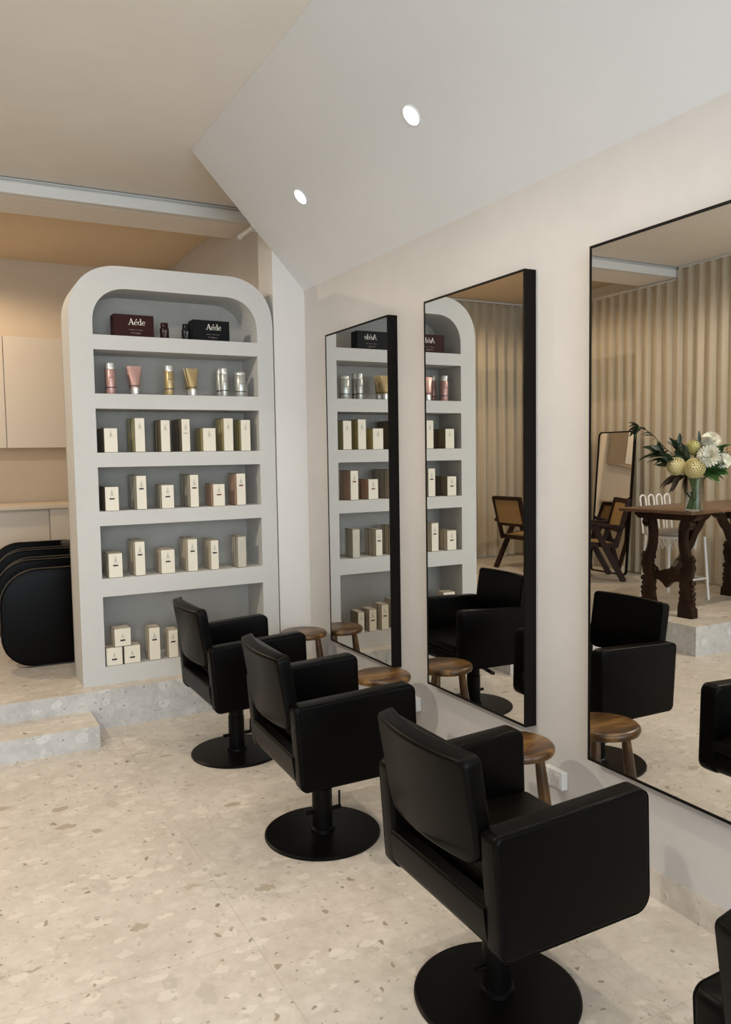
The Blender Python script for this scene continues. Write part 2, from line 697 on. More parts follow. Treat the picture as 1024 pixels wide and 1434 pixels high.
def lprism(name, pts, z0, z1, top, side, label, cat):
    bm = B()
    a = [bm.verts.new((x, y, z0)) for x, y in pts]
    b = [bm.verts.new((x, y, z1)) for x, y in pts]
    bm.faces.new(b)
    bm.faces.new(a[::-1])
    n = len(pts)
    for i in range(n):
        f = bm.faces.new((a[i], a[(i + 1) % n], b[(i + 1) % n], b[i]))
        f.material_index = 1
    return struct(name, bm, [top, side], label, cat)


lprism('floor_raised', [(0, YP), (0, YB), (XL, YB), (XL, 4.25), (-3.03, 4.25), (-3.03, YP)], 0.0, PH, M['floor'], M['riser'],
       'raised terrazzo platform carrying the arched shelf, with grey speckled riser', 'platform')
lprism('floor_step', [(-3.03, 4.5745), (-1.486, 4.5745), (-1.486, YP), (-3.03, YP)], 0.0, 0.1227, M['floor'], M['riser'],
       'single low terrazzo step in front of the raised platform', 'step')

box_struct('wall_right', (0.0, 0.15, YF, YB, 0.0, CZB), M['wall'], 'off-white trowelled plaster wall carrying the tall mirrors', 'wall')
box_struct('wall_pillar', (-0.224, 0.0, 5.012, 5.27, 0.0, CZ), M['white_wall'], 'white painted wall return beside the arched shelf', 'wall')
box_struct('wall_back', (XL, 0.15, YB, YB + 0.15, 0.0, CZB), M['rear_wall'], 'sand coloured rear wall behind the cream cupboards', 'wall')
bm = B()
# left wall with a high window opening near its far end
add_box(bm, XL - 0.15, XL, YF, 6.75, 0, CZB)
add_box(bm, XL - 0.15, XL, 6.75, 8.45, 0, 2.2)
add_box(bm, XL - 0.15, XL, 6.75, 8.45, 2.72, CZB)
add_box(bm, XL - 0.15, XL, 8.45, YB + .15, 0, CZB)
struct('wall_left', bm, M['sand'], 'side wall hidden behind the long sheer curtains', 'wall')
bm = B()
add_box(bm, XL, 0.15, YF - 0.15, YF, 0, 0.35)
add_box(bm, XL, 0.15, YF - 0.15, YF, 3.1, CZ)
add_box(bm, XL, -4.6, YF - 0.15, YF, 0.35, 3.1)
add_box(bm, -0.2, 0.15, YF - 0.15, YF, 0.35, 3.1)
struct('wall_front', bm, M['wall'], 'shop front wall with a wide window opening behind the viewer', 'wall')
bm = B()
for x in (-4.55, -3.1, -1.7, -0.25):
    add_box(bm, x - 0.03, x + 0.03, YF - 0.1, YF - 0.04, 0.35, 3.1)
add_box(bm, -4.6, -0.2, YF - 0.1, YF - 0.04, 0.35, 0.41)
add_box(bm, -4.6, -0.2, YF - 0.1, YF - 0.04, 3.04, 3.1)
struct('window_1', bm, M['frame_black'], 'wide black framed shop window behind the viewer', 'window')
w2 = bpy.data.objects.new('window_2', None)
COL.objects.link(w2)
w2.location = (XL - 0.08, 7.6, 2.2)
tag(w2, 'high dark railed window glimpsed through the far sheer curtain', 'window', kind='structure')
bm = B()
for z0, z1 in ((0.0, 0.035), (0.22, 0.25), (0.40, 0.47)):
    add_box(bm, -0.03, 0.03, -0.85, 0.85, z0, z1)
for y in (-0.83, -0.28, 0.28, 0.83):
    add_box(bm, -0.03, 0.03, y - 0.02, y + 0.02, 0.035, 0.52)
finish('window_frame', bm, M['rail_dark'], w2)
bm = B()
add_box(bm, -0.05, -0.04, -0.85, 0.85, 0.0, 0.52)
finish('window_pane', bm, M['foliage_out'], w2)

w3 = bpy.data.objects.new('window_3', None)
COL.objects.link(w3)
w3.location = (-4.1, YB - 0.002, 2.2)
tag(w3, 'high dark railed window glimpsed through the rear corner curtain', 'window', kind='structure')
bm = B()
for z0, z1 in ((0.0, 0.045), (0.23, 0.27), (0.42, 0.49)):
    add_box(bm, -0.85, 0.85, -0.03, 0.0, z0, z1)
for x in (-0.83, -0.28, 0.28, 0.83):
    add_box(bm, x - 0.02, x + 0.02, -0.03, 0.0, 0.045, 0.49)
finish('window_frame', bm, M['rail_dark'], w3)
bm = B()
add_box(bm, -0.85, 0.85, -0.008, 0.0, 0.0, 0.49)
finish('window_pane', bm, M['foliage_out'], w3)

box_struct('ceiling_main', (XL - .1, 0.15, YF - .1, 6.07, CZ, CZ + 0.1), M['sand'], 'flat white ceiling over the salon, warm light tinted into its paint', 'ceiling')
box_struct('ceiling_rear', (XL - .1, 0.15, 6.47, YB + .1, CZB, CZB + 0.1), M['warm_shade'], 'ceiling beyond the white beam, dim warm light tinted into its paint', 'ceiling')
# raked ceiling along the mirror wall
bm = B()
add_prism(bm, [(0.0, 2.7034), (-0.74, 3.499), (0.0, 3.499)], lambda p: (p[0], YF, p[1]), lambda p: (p[0], 5.012, p[1]))
struct('ceiling_raked', bm, M['slope'], 'sloping white ceiling panel over the mirror wall with two lit downlights', 'ceiling')
# beam with a grey sliding track on its face
bm = B()
add_box(bm, XL, 0.0, 6.07, 6.47, 3.395, CZB + 0.05)
beam = struct('trim_beam', bm, M['sand'], 'long ceiling beam crossing the room with a white track along its face', 'beam')
bm = B()
add_box(bm, XL, 0.0, 5.99, 6.069, 3.395, 3.475, 0.006)
finish('fascia', bm, M['beam_white'], beam)
bm = B()
add_box(bm, XL, 0.0, 6.01, 6.069, 3.4765, 3.488)
add_box(bm, XL, 0.0, 5.995, 6.069, 3.4885, 3.4995)
finish('track', bm, M['beam_white'], beam)
bm = B()
add_box(bm, XL, 0.0, 6.0, 6.008, 3.474, 3.479)
add_box(bm, XL, 0.0, 5.985, 5.9945, 3.495, 3.4985)
finish('track_groove', bm, M['track_grey'], beam)

bm = B()
add_box(bm, -0.012, 0.0, YF, 5.012, 0.0, 0.101)
struct('baseboard_right', bm, M['floor'], 'terrazzo skirting along the foot of the mirror wall', 'skirting')
bm = B()
add_box(bm, XL, XL + 0.014, 4.25, YB, PH, PH + 0.11)
struct('baseboard_left', bm, M['white_wall'], 'pale skirting under the long curtains', 'skirting')
bm = B()
add_box(bm, XL + 0.014, -2.95, YB - 0.014, YB, PH, PH + 0.11)
struct('baseboard_back', bm, M['white_wall'], 'pale skirting at the foot of the rear wall', 'skirting')

# small pipe stub peeping out behind the raked ceiling
bm = B()
add_tube(bm, [(-0.268, 5.22, 3.143), (-0.268, 5.49, 3.143)], 0.016, 14)
add_tube(bm, [(-0.268, 5.47, 3.143), (-0.268, 5.50, 3.143)], 0.019, 14)
add_tube(bm, [(-0.243, 5.20, 3.16), (-0.243, 5.50, 3.16)], 0.010, 10)
add_box(bm, -0.285, -0.2245, 5.215, 5.235, 3.115, 3.18)
tag(finish('wall_spotlight', bm, M['beam_white'], smooth=30), 'small pale tube fitting sticking out behind the raked ceiling above the shelf', 'lamp')

# ---------------------------------------------------------------- downlights on the raked ceiling
n_s = Vector((-(3.499 - 2.7034), 0, -0.74)).normalized()     # facing into the room and down
s_up = Vector((-0.74, 0, 0.7956)).normalized()


def downlight(y, label, power, seen=True):
    loc = Vector((-0.3345, y, 2.7034 + 0.3345 * 0.7956 / 0.74))
    t = thing('downlight', label, 'lamp', loc, 0, 'downlights in the raked ceiling')
    t.rotation_mode = 'QUATERNION'
    t.rotation_quaternion = n_s.to_track_quat('Z', 'Y')
    bm = B()
    add_lathe(bm, [(0.0, 0.0005), (0.043, 0.0005), (0.043, 0.002), (0.0, 0.003)], 28)
    finish('lens', bm, M['lens'], t)
    bm = B()
    add_lathe(bm, [(0.0435, 0.0), (0.051, 0.0), (0.049, 0.004), (0.0435, 0.004), (0.0435, 0.0)], 28)
    finish('trim_ring', bm, M['slope'], t, True)
    p = loc + n_s * 0.03
    spot('downlight_beam', p, p + Vector((-0.12, 0, -1)), power, DOWN_COL, 78, 0.9, 0.035)
    return t


downlight(4.273, 'round recessed downlight in the sloping ceiling, the one nearer the arched shelf', DOWN_POWER)
downlight(3.065, 'round recessed downlight in the sloping ceiling, the larger one nearer the viewer', DOWN_POWER)
for yy in (1.86, 0.65, -0.56):
    p = Vector((-0.3345, yy, 3.063)) + n_s * 0.03
    spot('downlight_beam', p, p + Vector((-0.12, 0, -1)), DOWN_POWER, DOWN_COL, 78, 0.9, 0.035)
# unseen spots: rear, key and front lamps, plus one added to brighten the curtains
for p, pw, cc in (((-2.7, 7.3, 3.45), KITCHEN_POWER * 1.4, KIT), ((-3.7, 3.3, 3.45), KITCHEN_POWER * 1.9, WARM), ((-1.5, 2.2, 3.46), KEY_POWER, WARM), ((-1.6, -0.6, 3.46), KEY_POWER * 0.6, WARM)):
    spot('unseen_lamp', p, (p[0], p[1], 0), pw, cc, 172 if p[1] > 3 else 140, 0.25 if p[1] > 3 else 0.6, 0.06)

# ---------------------------------------------------------------- arched shelf unit
SX0, SX1, SY0, SY1 = -1.503, -0.2345, 5.005, 5.335
IX0, IX1 = -1.371, -0.343
ZL = [2.3417, 2.2544, 1.9938, 1.9048, 1.6422, 1.5551, 1.2889, 1.2016, 0.8803, 0.7704, 0.3403]


def arch_outline(x0, x1, z0, z1, rx, rz, n=14, e=2.25):
    pts = [(x0, z0), (x1, z0)]
    for k in range(n + 1):
        t = pi / 2 * k / n
        pts.append((x1 - rx + rx * abs(cos(t)) ** (2 / e), z1 - rz + rz * abs(sin(t)) ** (2 / e)))
    for k in range(n + 1):
        t = pi / 2 * k / n
        pts.append((x0 + rx - rx * abs(sin(t)) ** (2 / e), z1 - rz + rz * abs(cos(t)) ** (2 / e)))
    return pts


def filled_curve(name, outlines, depth):
    cu = bpy.data.curves.new(name + '_outline', 'CURVE')
    cu.dimensions = '2D'
    cu.fill_mode = 'BOTH'
    cu.extrude = depth / 2
    for pts in outlines:
        sp = cu.splines.new('POLY')
        sp.points.add(len(pts) - 1)
        for q, p in zip(sp.points, pts):
            q.co = (p[0], p[1], 0, 1)
        sp.use_cyclic_u = True
    o = bpy.data.objects.new(name + '_tmp', cu)
    COL.objects.link(o)
    bpy.context.view_layer.update()
    dg = bpy.context.evaluated_depsgraph_get()
    me = bpy.data.meshes.new_from_object(o.evaluated_get(dg))
    bpy.data.objects.remove(o)
    bpy.data.curves.remove(cu)
    return me


shelf = thing('display_shelf', 'tall arched white plaster shelf unit with six niches of hair products', 'shelf', ((SX0 + SX1) / 2, SY0, PH))
off = Vector(((SX0 + SX1) / 2, SY0, PH))
out = arch_outline(SX0, SX1, PH, 2.752, 0.31, 0.31)
inn = arch_outline(IX0, IX1, ZL[10], 2.620, 0.215, 0.215)


def shelf_mesh(name, outlines, y0, y1, mat):
    me = filled_curve(name, outlines, y1 - y0)
    for v in me.vertices:
        x, z, d = v.co.x, v.co.y, v.co.z
        v.co = (x - off.x, (y0 + y1) / 2 + d - off.y, z - off.z)
    bm = bmesh.new()
    bm.from_mesh(me)
    bmesh.ops.remove_doubles(bm, verts=bm.verts[:], dist=1e-5)
    bpy.data.meshes.remove(me)
    return finish(name, bm, mat, shelf, 30)


shelf_mesh('carcass', [out, inn], SY0, SY1 - 0.03, M['shelf'])
shelf_mesh('back_panel', [out], SY1 - 0.0299, SY1, M['niche_shade'])
for zt, zb in ((ZL[0], ZL[1]), (ZL[2], ZL[3]), (ZL[4], ZL[5]), (ZL[6], ZL[7]), (ZL[8], ZL[9])):
    bm = B()
    add_box(bm, IX0 - off.x, IX1 - off.x, 0.0, SY1 - 0.0301 - off.y, zb - off.z, zt - off.z)
    finish('shelf_board', bm, M['shelf'], shelf)

# ---------------------------------------------------------------- shelf products
def carton_row(shelf_name, z, zt_clear, groups, y_front):
    """groups: (x0, x1, height, total_depth, count, side material, label bar material, size word, colour words)"""
    for gi, (x0, x1, h, dep, cnt, side, bar, size, tint, barz) in enumerate(groups):
        ordn = ('first', 'second', 'third', 'fourth', 'fifth', 'sixth', 'seventh', 'eighth', 'ninth')[gi]
        d = dep / cnt
        proto = None
        for k in range(cnt):
            where = 'front of' if k == 0 else ('back of' if k == cnt - 1 else 'middle of')
            lab = '%s cream carton with %s sides, %s %s row on %s' % (size, tint, where, ordn, shelf_name)
            jx = random.uniform(-0.002, 0.002) if k else 0
            loc = ((x0 + x1) / 2 + jx, y_front + d * (k + 0.5) + 0.0007 * k, z + 0.0004)
            if k == 0:
                t = thing('product_carton', lab, 'box', loc, 0, 'cartons on the ' + shelf_name)
                w = x1 - x0
                bm = B()
                add_box(bm, -w / 2, w / 2, -d / 2, d / 2, 0, h)
                bm.faces.ensure_lookup_table()
                for f in bm.faces:
                    f.normal_update()
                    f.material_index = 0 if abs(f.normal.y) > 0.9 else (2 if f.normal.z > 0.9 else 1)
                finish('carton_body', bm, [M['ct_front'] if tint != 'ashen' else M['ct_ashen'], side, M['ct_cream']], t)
                emblem(t, 0, -d / 2, h * 0.78, h * 0.085 if size == 'tall' else h * 0.12)
                if bar is not None:
                    bm = B()
                    bw = 0.028 if size == 'tall' else 0.03
                    add_box(bm, -bw / 2, bw / 2, -d / 2 - 0.0012, -d / 2 - 0.0001, h * barz - 0.0045, h * barz + 0.0045)
                    finish('label_bar', bm, bar, t)
                proto = t
            else:
                r = bpy.data.objects.new('product_carton', None)
                COL.objects.link(r)
                r.location = loc
                tag(r, lab, 'box', 'cartons on the ' + shelf_name)
                for ch in [c for c in bpy.data.objects if c.parent == proto and c.name.startswith('carton_body')]:
                    c = ch.copy()
                    COL.objects.link(c)
                    c.parent = r


def emblem(t, x, y, z, s):
    """small crest: a narrow lamp-like figure over a short line"""
    bm = B()
    yy0, yy1 = y - 0.0010, y - 0.0001
    for poly in ([(-0.45, -1), (0.45, -1), (0.2, 0.2), (-0.2, 0.2)], [(-0.22, 0.3), (0.22, 0.3), (0.0, 1.0)], [(-0.7, -1.3), (0.7, -1.3), (0.7, -1.15), (-0.7, -1.15)]):
        add_prism(bm, [(x + a * s, z + b * s) for a, b in poly], lambda p: (p[0], yy0, p[1]), lambda p: (p[0], yy1, p[1]))
    finish('emblem', bm, M['emblem'], t)


G, BR, OL, GY, CO, CR = M['ct_gold'], M['ct_brown'], M['ct_olive'], M['ct_grey'], M['ct_coral'], M['ct_cream']
INK, RED = M['ink'], M['ink_red']
row3 = [
    (-1.325, -1.244, 0.148, 0.216, 2, BR, None, 'short', 'brown', 0.5),
    (-1.141, -1.08, 0.211, 0.221, 2, OL, None, 'tall', 'olive', 0.5),
    (-0.983, -0.925, 0.199, 0.175, 3, BR, None, 'tall', 'brown', 0.5),
    (-0.852, -0.798, 0.207, 0.232, 3, BR, M['emblem'], 'tall', 'brown', 0.56),
    (-0.717, -0.63, 0.15, 0.169, 3, G, None, 'short', 'gold', 0.5),
    (-0.578, -0.513, 0.214, 0.174, 3, G, None, 'tall', 'gold', 0.5),
    (-0.463, -0.396, 0.204, 0.12, 3, OL, None, 'tall', 'olive', 0.5)]
carton_row('third shelf from the top', ZL[4], 0, row3, 5.03)
row4 = [
    (-1.334, -1.251, 0.147, 0.192, 2, BR, INK, 'short', 'brown', 0.5),
    (-1.146, -1.084, 0.211, 0.226, 3, GY, INK, 'tall', 'grey', 0.61),
    (-0.994, -0.914, 0.148, 0.157, 3, GY, INK, 'short', 'grey', 0.5),
    (-0.812, -0.756, 0.209, 0.223, 3, GY, INK, 'tall', 'grey', 0.59),
    (-0.664, -0.583, 0.144, 0.163, 3, CO, RED, 'short', 'coral', 0.52),
    (-0.505, -0.442, 0.209, 0.163, 3, CO, RED, 'tall', 'coral', 0.62)]
carton_row('fourth shelf from the top', ZL[6], 0, row4, 5.02)
row5 = [
    (-1.329, -1.244, 0.15, 0.151, 3, CR, INK, 'short', 'cream', 0.5),
    (-1.169, -1.107, 0.214, 0.194, 3, CR, INK, 'tall', 'cream', 0.61),
    (-1.011, -0.922, 0.151, 0.147, 3, CR, INK, 'short', 'cream', 0.5),
    (-0.841, -0.776, 0.209, 0.18, 3, CR, INK, 'tall', 'cream', 0.62),
    (-0.69, -0.637, 0.192, 0.172, 3, CR, INK, 'tall', 'cream', 0.57),
    (-0.509, -0.45, 0.205, 0.118, 3, GY, M['emblem'], 'tall', 'ashen', 0.6)]
carton_row('fifth shelf from the top', ZL[8], 0, row5, 5.018)
row6 = [
    (-1.102, -1.031, 0.209, 0.094, 2, CR, INK, 'tall', 'cream', 0.62),
    (-0.981, -0.919, 0.18, 0.099, 2, CR, INK, 'tall', 'cream', 0.57)]
g6 = row6
g6 += [(-0.845, -0.785, 0.205, 0.15, 3, CR, INK, 'tall', 'cream', 0.6),
       (-0.735, -0.675, 0.185, 0.12, 2, CR, INK, 'tall', 'cream', 0.55),
       (-0.635, -0.575, 0.16, 0.12, 2, CR, INK, 'short', 'cream', 0.5),
       (-0.535, -0.485, 0.15, 0.12, 2, BR, None, 'short', 'brown', 0.5)]
carton_row('bottom shelf', ZL[10], 0, g6, 5.02)
# three little cube cartons in a pyramid
for nm, (xa, xb), lift, rz in (('lower left of the three piled on the bottom shelf', (-1.365, -1.262), 0.0, 0.0),
                               ('lower right of the three piled on the bottom shelf', (-1.258, -1.153), 0.0, 0.0),
                               ('resting on top of two others on the bottom shelf', (-1.316, -1.209), 1, 0.05)):
    w = (xb - xa) * 0.97
    h = 0.112
    t = thing('cube_carton', 'small cube cream carton, ' + nm, 'box', ((xa + xb) / 2, 5.02 + w / 2, ZL[10] + 0.0004 + lift * (h + 0.0006)), rz, 'cube cartons piled on the bottom shelf')
    bm = B()
    add_box(bm, -w / 2, w / 2, -w / 2, w / 2, 0, h)
    for f in bm.faces:
        f.normal_update()
        f.material_index = 0 if abs(f.normal.y) > 0.9 else 1
    finish('carton_body', bm, [M['ct_front'], M['ct_cream']], t)
    emblem(t, 0, -w / 2, h * 0.62, h * 0.12)
    bm = B()
    add_box(bm, -0.015, 0.015, -w / 2 - 0.0012, -w / 2 - 0.0001, h * 0.33 - 0.005, h * 0.33 + 0.005)
    finish('label_bar', bm, INK, t)


# lettering of the two flat card boxes, drawn stroke by stroke
def letters(bm, x, z, s, y0, y1):
    """the word on the box lids: A, e with acute, d, e; s = height of the capital"""
    def poly(pts):
        add_prism(bm, [(x + a * s, z + b * s) for a, b in pts], lambda p: (p[0], y0, p[1]), lambda p: (p[0], y1, p[1]))

    def arc(cx, cz, rx, rz, a0, a1, thick, thin, n=22):
        prev = None
        for k in range(n + 1):
            t = rad(a0 + (a1 - a0) * k / n)
            w = thin + (thick - thin) * abs(cos(t)) ** 1.6
            o_ = (cx + rx * cos(t), cz + rz * sin(t))
            i_ = (cx + (rx - w) * cos(t), cz + (rz - w * 0.7) * sin(t))
            if prev:
                poly([prev[0], o_, i_, prev[1]])
            prev = (o_, i_)

    # A
    poly([(0.30, 1.02), (0.44, 1.02), (0.84, 0.0), (0.66, 0.0)])
    poly([(0.33, 0.95), (0.37, 0.90), (0.10, 0.10), (0.04, 0.10)])
    poly([(0.17, 0.36), (0.56, 0.36), (0.56, 0.31), (0.17, 0.31)])
    poly([(-0.10, 0.04), (0.20, 0.04), (0.20, 0.0), (-0.10, 0.0)])
    poly([(0.56, 0.04), (0.94, 0.04), (0.94, 0.0), (0.56, 0.0)])
    arc(0.02, 0.14, 0.16, 0.12, 180, 290, 0.03, 0.03, 8)

    def ee(ox):
        arc(ox + 0.30, 0.33, 0.27, 0.34, 55, 318, 0.12, 0.045)
        arc(ox + 0.30, 0.38, 0.24, 0.29, 0, 60, 0.07, 0.04, 8)
        poly([(ox + 0.12, 0.40), (ox + 0.54, 0.40), (ox + 0.54, 0.35), (ox + 0.12, 0.35)])

    ee(0.88)
    poly([(1.14, 0.78), (1.20, 0.76), (1.38, 0.98), (1.28, 1.02)])
    arc(1.76, 0.33, 0.27, 0.34, 0, 360, 0.12, 0.045, 30)
    poly([(1.92, 0.0), (2.04, 0.0), (2.04, 1.04), (1.92, 1.04)])
    poly([(1.80, 1.04), (1.95, 1.04), (1.95, 0.99), (1.80, 0.99)])
    poly([(2.02, 0.04), (2.16, 0.04), (2.16, 0.0), (2.02, 0.0)])
    ee(2.16)


def flat_box(label, xa, xb, h, dep, mat, tilt):
    w = xb - xa
    t = thing('gift_box', label, 'box', ((xa + xb) / 2, 5.03, ZL[0] + 0.0005), tilt)
    bm = B()
    add_box(bm, -w / 2, w / 2, 0, dep, 0, h, 0.0015)
    finish('box_body', bm, mat, t)
    bm = B()
    s = h * 0.275
    letters(bm, -w * 0.13, h * 0.54, s, -0.0012, -0.0001)
    finish('lettering', bm, M['print_white'], t)
    bm = B()
    for zz, ww in ((0.30, 0.36), (0.17, 0.26), (0.12, 0.22)):
        n = int(ww * 60)
        for k in range(n):
            if random.random() < 0.18:
                continue
            xa = (-ww / 2 + ww * k / n + 0.04) * w
            add_box(bm, xa, xa + ww / n * 0.8 * w, -0.0012, -0.0001, h * zz, h * zz + h * 0.028)
    finish('fine_print', bm, M['print_dim'], t)


flat_box('dark brown flat box with white lettering, left on the top shelf', -1.243, -1.003, 0.1323, 0.10, M['brown_box'], 0.02)
flat_box('black flat box with white lettering, right on the top shelf', -0.76, -0.52, 0.1283, 0.10, M['black_box'], 0.02)


def small_jar(label, xc, r, h, mat):
    t = thing('pill_jar', label, 'jar', (xc, 5.06, ZL[0] + 0.0005), 0, 'little jars on the top shelf')
    bm = B()
    add_lathe(bm, [(0, 0), (r * .96, 0), (r, 0.004), (r, h * .62), (r * .9, h * .7), (r * .75, h * .73), (0, h * .73)], 24)
    finish('jar_body', bm, mat, t, 40)
    bm = B()
    add_lathe(bm, [(0, h * .731), (r * .82, h * .731), (r * .84, h * .97), (r * .78, h), (0, h)], 24)
    finish('cap', bm, mat, t, 40)
    bm = B()
    for (x, z, ww, hh) in ((0, .46, .35, .05), (0, .38, .2, .05), (0.05, .28, .12, .10), (-0.08, .2, .2, .04)):
        add_box(bm, x * r - ww * r, x * r + ww * r, -r * 1.04, -r * 0.93, h * z, h * (z + hh))
    finish('label_print', bm, M['print_dim'], t)


small_jar('small dark brown jar next to the brown flat box', -0.9315, 0.0275, 0.0983, M['jar_brown'])
small_jar('small black jar next to the black flat box', -0.796, 0.027, 0.0993, M['jar_black'])


def bottle(label, xc, r, h, y, mat, group, capmat, capfrac=0.2):
    t = thing('spray_bottle', label, 'bottle', (xc, y, ZL[2] + 0.0005), 0, group)
    hb = h * (1 - capfrac)
    bm = B()
    add_lathe(bm, [(0, 0), (r * .94, 0), (r, 0.004), (r, hb - 0.004), (r * .93, hb), (0, hb)], 28)
    finish('bottle_body', bm, mat, t, 40)
    bm = B()
    add_lathe(bm, [(0, hb + .0005), (r * .93, hb + .0005), (r * .93, h - .004), (r * .86, h), (0, h)], 28)
    finish('cap', bm, capmat, t, 40)
    bm = B()
    add_lathe(bm, [(r * 1.004, h * .2), (r * 1.012, h * .202), (r * 1.012, h * .235), (r * 1.004, h * .237), (r * 1.004, h * .2)], 28)
    add_box(bm, -r * .5, r * .5, -r * 1.03, -r * .86, h * .53, h * .545)
    finish('label_band', bm, M['band_dark'], t)


def tube_pack(label, xc, w, h, y, mat, group):
    t = thing('cream_tube', label, 'tube', (xc, y, ZL[2] + 0.0005), random.uniform(-.15, .15), group)
    rc = w * 0.29
    bm = B()
    n = 28
    rings = []
    for k in range(9):
        u = k / 8
        z = h * (0.24 + 0.76 * u)
        rx = rc * 1.03 + (w / 2 - rc * 1.03) * u
        ry = max(rc * 1.03 * (1 - u ** 1.4), 0.0015)
        rings.append([bm.verts.new((rx * cos(2 * pi * i / n), ry * sin(2 * pi * i / n), z)) for i in range(n)])
    for q0, q1 in zip(rings, rings[1:]):
        for i in range(n):
            bm.faces.new((q0[i], q0[(i + 1) % n], q1[(i + 1) % n], q1[i]))
    bm.faces.new(rings[0][::-1])
    bm.faces.new(rings[-1])
    finish('tube_body', bm, mat, t, 50)
    bm = B()
    add_lathe(bm, [(0, 0), (rc * .96, 0), (rc, 0.003), (rc, h * .238), (0, h * .238)], 28)
    finish('cap', bm, M['cap_silver'], t, 40)
    bm = B()
    add_lathe(bm, [(rc * 1.05, h * .30), (rc * 1.10, h * .302), (rc * 1.10, h * .33), (rc * 1.05, h * .332), (rc * 1.05, h * .30)], 28)
    finish('label_band', bm, M['band_dark'], t)


bottle('pink bottle with silver cap at the left of the second shelf', -1.265, 0.029, 0.1882, 5.07, M['pink'], 'bottles and tubes on the second shelf', M['cap_silver'])
bottle('pink bottle standing right behind another pink bottle', -1.251, 0.026, 0.2032, 5.20, M['pink'], 'bottles and tubes on the second shelf', M['cap_silver'])
tube_pack('shiny pink tube standing on its silver cap, front one of two', -1.121, 0.086, 0.1762, 5.07, M['pink'], 'bottles and tubes on the second shelf')
tube_pack('pink tube half hidden behind the front pink tube', -1.1125, 0.079, 0.1842, 5.17, M['pink'], 'bottles and tubes on the second shelf')
bottle('gold bottle with silver cap, left of the gold tubes', -0.9095, 0.0295, 0.1862, 5.07, M['gold'], 'bottles and tubes on the second shelf', M['cap_silver'])
tube_pack('shiny gold tube standing on its silver cap, front one of two', -0.7605, 0.081, 0.1742, 5.07, M['gold'], 'bottles and tubes on the second shelf')
tube_pack('gold tube half hidden behind the front gold tube', -0.7565, 0.075, 0.1832, 5.16, M['gold'], 'bottles and tubes on the second shelf')
bottle('slim silver bottle, front one of the slim silver pair', -0.553, 0.025, 0.1822, 5.07, M['silver'], 'bottles and tubes on the second shelf', M['cap_silver'])
bottle('slim silver bottle half hidden behind the front slim one', -0.556, 0.023, 0.1902, 5.15, M['silver'], 'bottles and tubes on the second shelf', M['cap_silver'])
bottle('stout silver canister at the right of the second shelf', -0.4405, 0.0365, 0.1612, 5.08, M['silver'], 'bottles and tubes on the second shelf', M['cap_silver'], 0.12)

# ---------------------------------------------------------------- wall mirrors
MD = 0.0594


def wall_mirror(label, y0, y1, z0, z1):
    t = thing('wall_mirror', label, 'mirror', (0, (y0 + y1) / 2, (z0 + z1) / 2), 0, 'tall mirrors on the right wall')
    w, h = (y1 - y0) / 2, (z1 - z0) / 2
    bm = B()
    e = 0.010
    for q in ((-w, w, h - e, h), (-w, w, -h, -h + e), (-w, -w + e, -h + e, h - e), (w - e, w, -h + e, h - e)):
        add_box(bm, -MD, -0.0005, q[0], q[1], q[2], q[3])
    finish('mirror_frame', bm, M['frame_black'], t)
    bm = B()
    add_box(bm, -MD + 0.0015, -0.02, -w + e, w - e, -h + e, h - e)
    finish('mirror_glass', bm, M['mirror'], t)
    return t


wall_mirror('tall black framed wall mirror nearest the arched shelf', 3.7825, 4.5715, 0.4322, 2.3473)
wall_mirror('tall black framed wall mirror in the middle of the three', 2.6452, 3.4217, 0.4372, 2.3517)
wall_mirror('tall black framed wall mirror nearest the viewer, reflecting table and flowers', 1.497, 2.2741, 0.4229, 2.3533)

# ---------------------------------------------------------------- power points
def power_point(label, y, z):
    t = thing('power_outlet', label, 'outlet', (0, y, z), 0)
    bm = B()
    add_box(bm, -0.032, -0.0005, -0.06, 0.06, -0.037, 0.037, 0.004)
    finish('outlet_body', bm, M['plug_white'], t)
    for s in (-1, 1):
        bm = B()
        add_box(bm, -0.035, -0.0325, s * 0.028 - 0.022, s * 0.028 + 0.022, -0.026, 0.027, 0.0005, 1)
        sk = finish('socket', bm, M['plug_white'], t)
        bm = B()
        add_box(bm, -0.0385, -0.0352, s * 0.028 - 0.007, s * 0.028 + 0.007, 0.010, 0.024, 0.001, 1)
        finish('rocker_switch', bm, M['plug_white'], sk)
        bm = B()
        for dy, dz, ry in ((-0.008, -0.006, .45), (0.008, -0.006, -.45), (0, -0.017, 0)):
            r = bmesh.ops.create_cube(bm, size=1)
            for v in r['verts']:
                yy, zz = v.co.y * 0.003, v.co.z * 0.009
                v.co = Vector((-0.0355 + v.co.x * 0.0006, s * 0.028 + dy + yy * cos(ry) - zz * sin(ry), dz + yy * sin(ry) + zz * cos(ry)))
        finish('pin_slot', bm, M['plug_grey'], sk)


power_point('white double power point low on the wall beside the nearest stool', 2.508, 0.262)
power_point('white double power point low on the wall below the middle mirror', 3.64, 0.275)

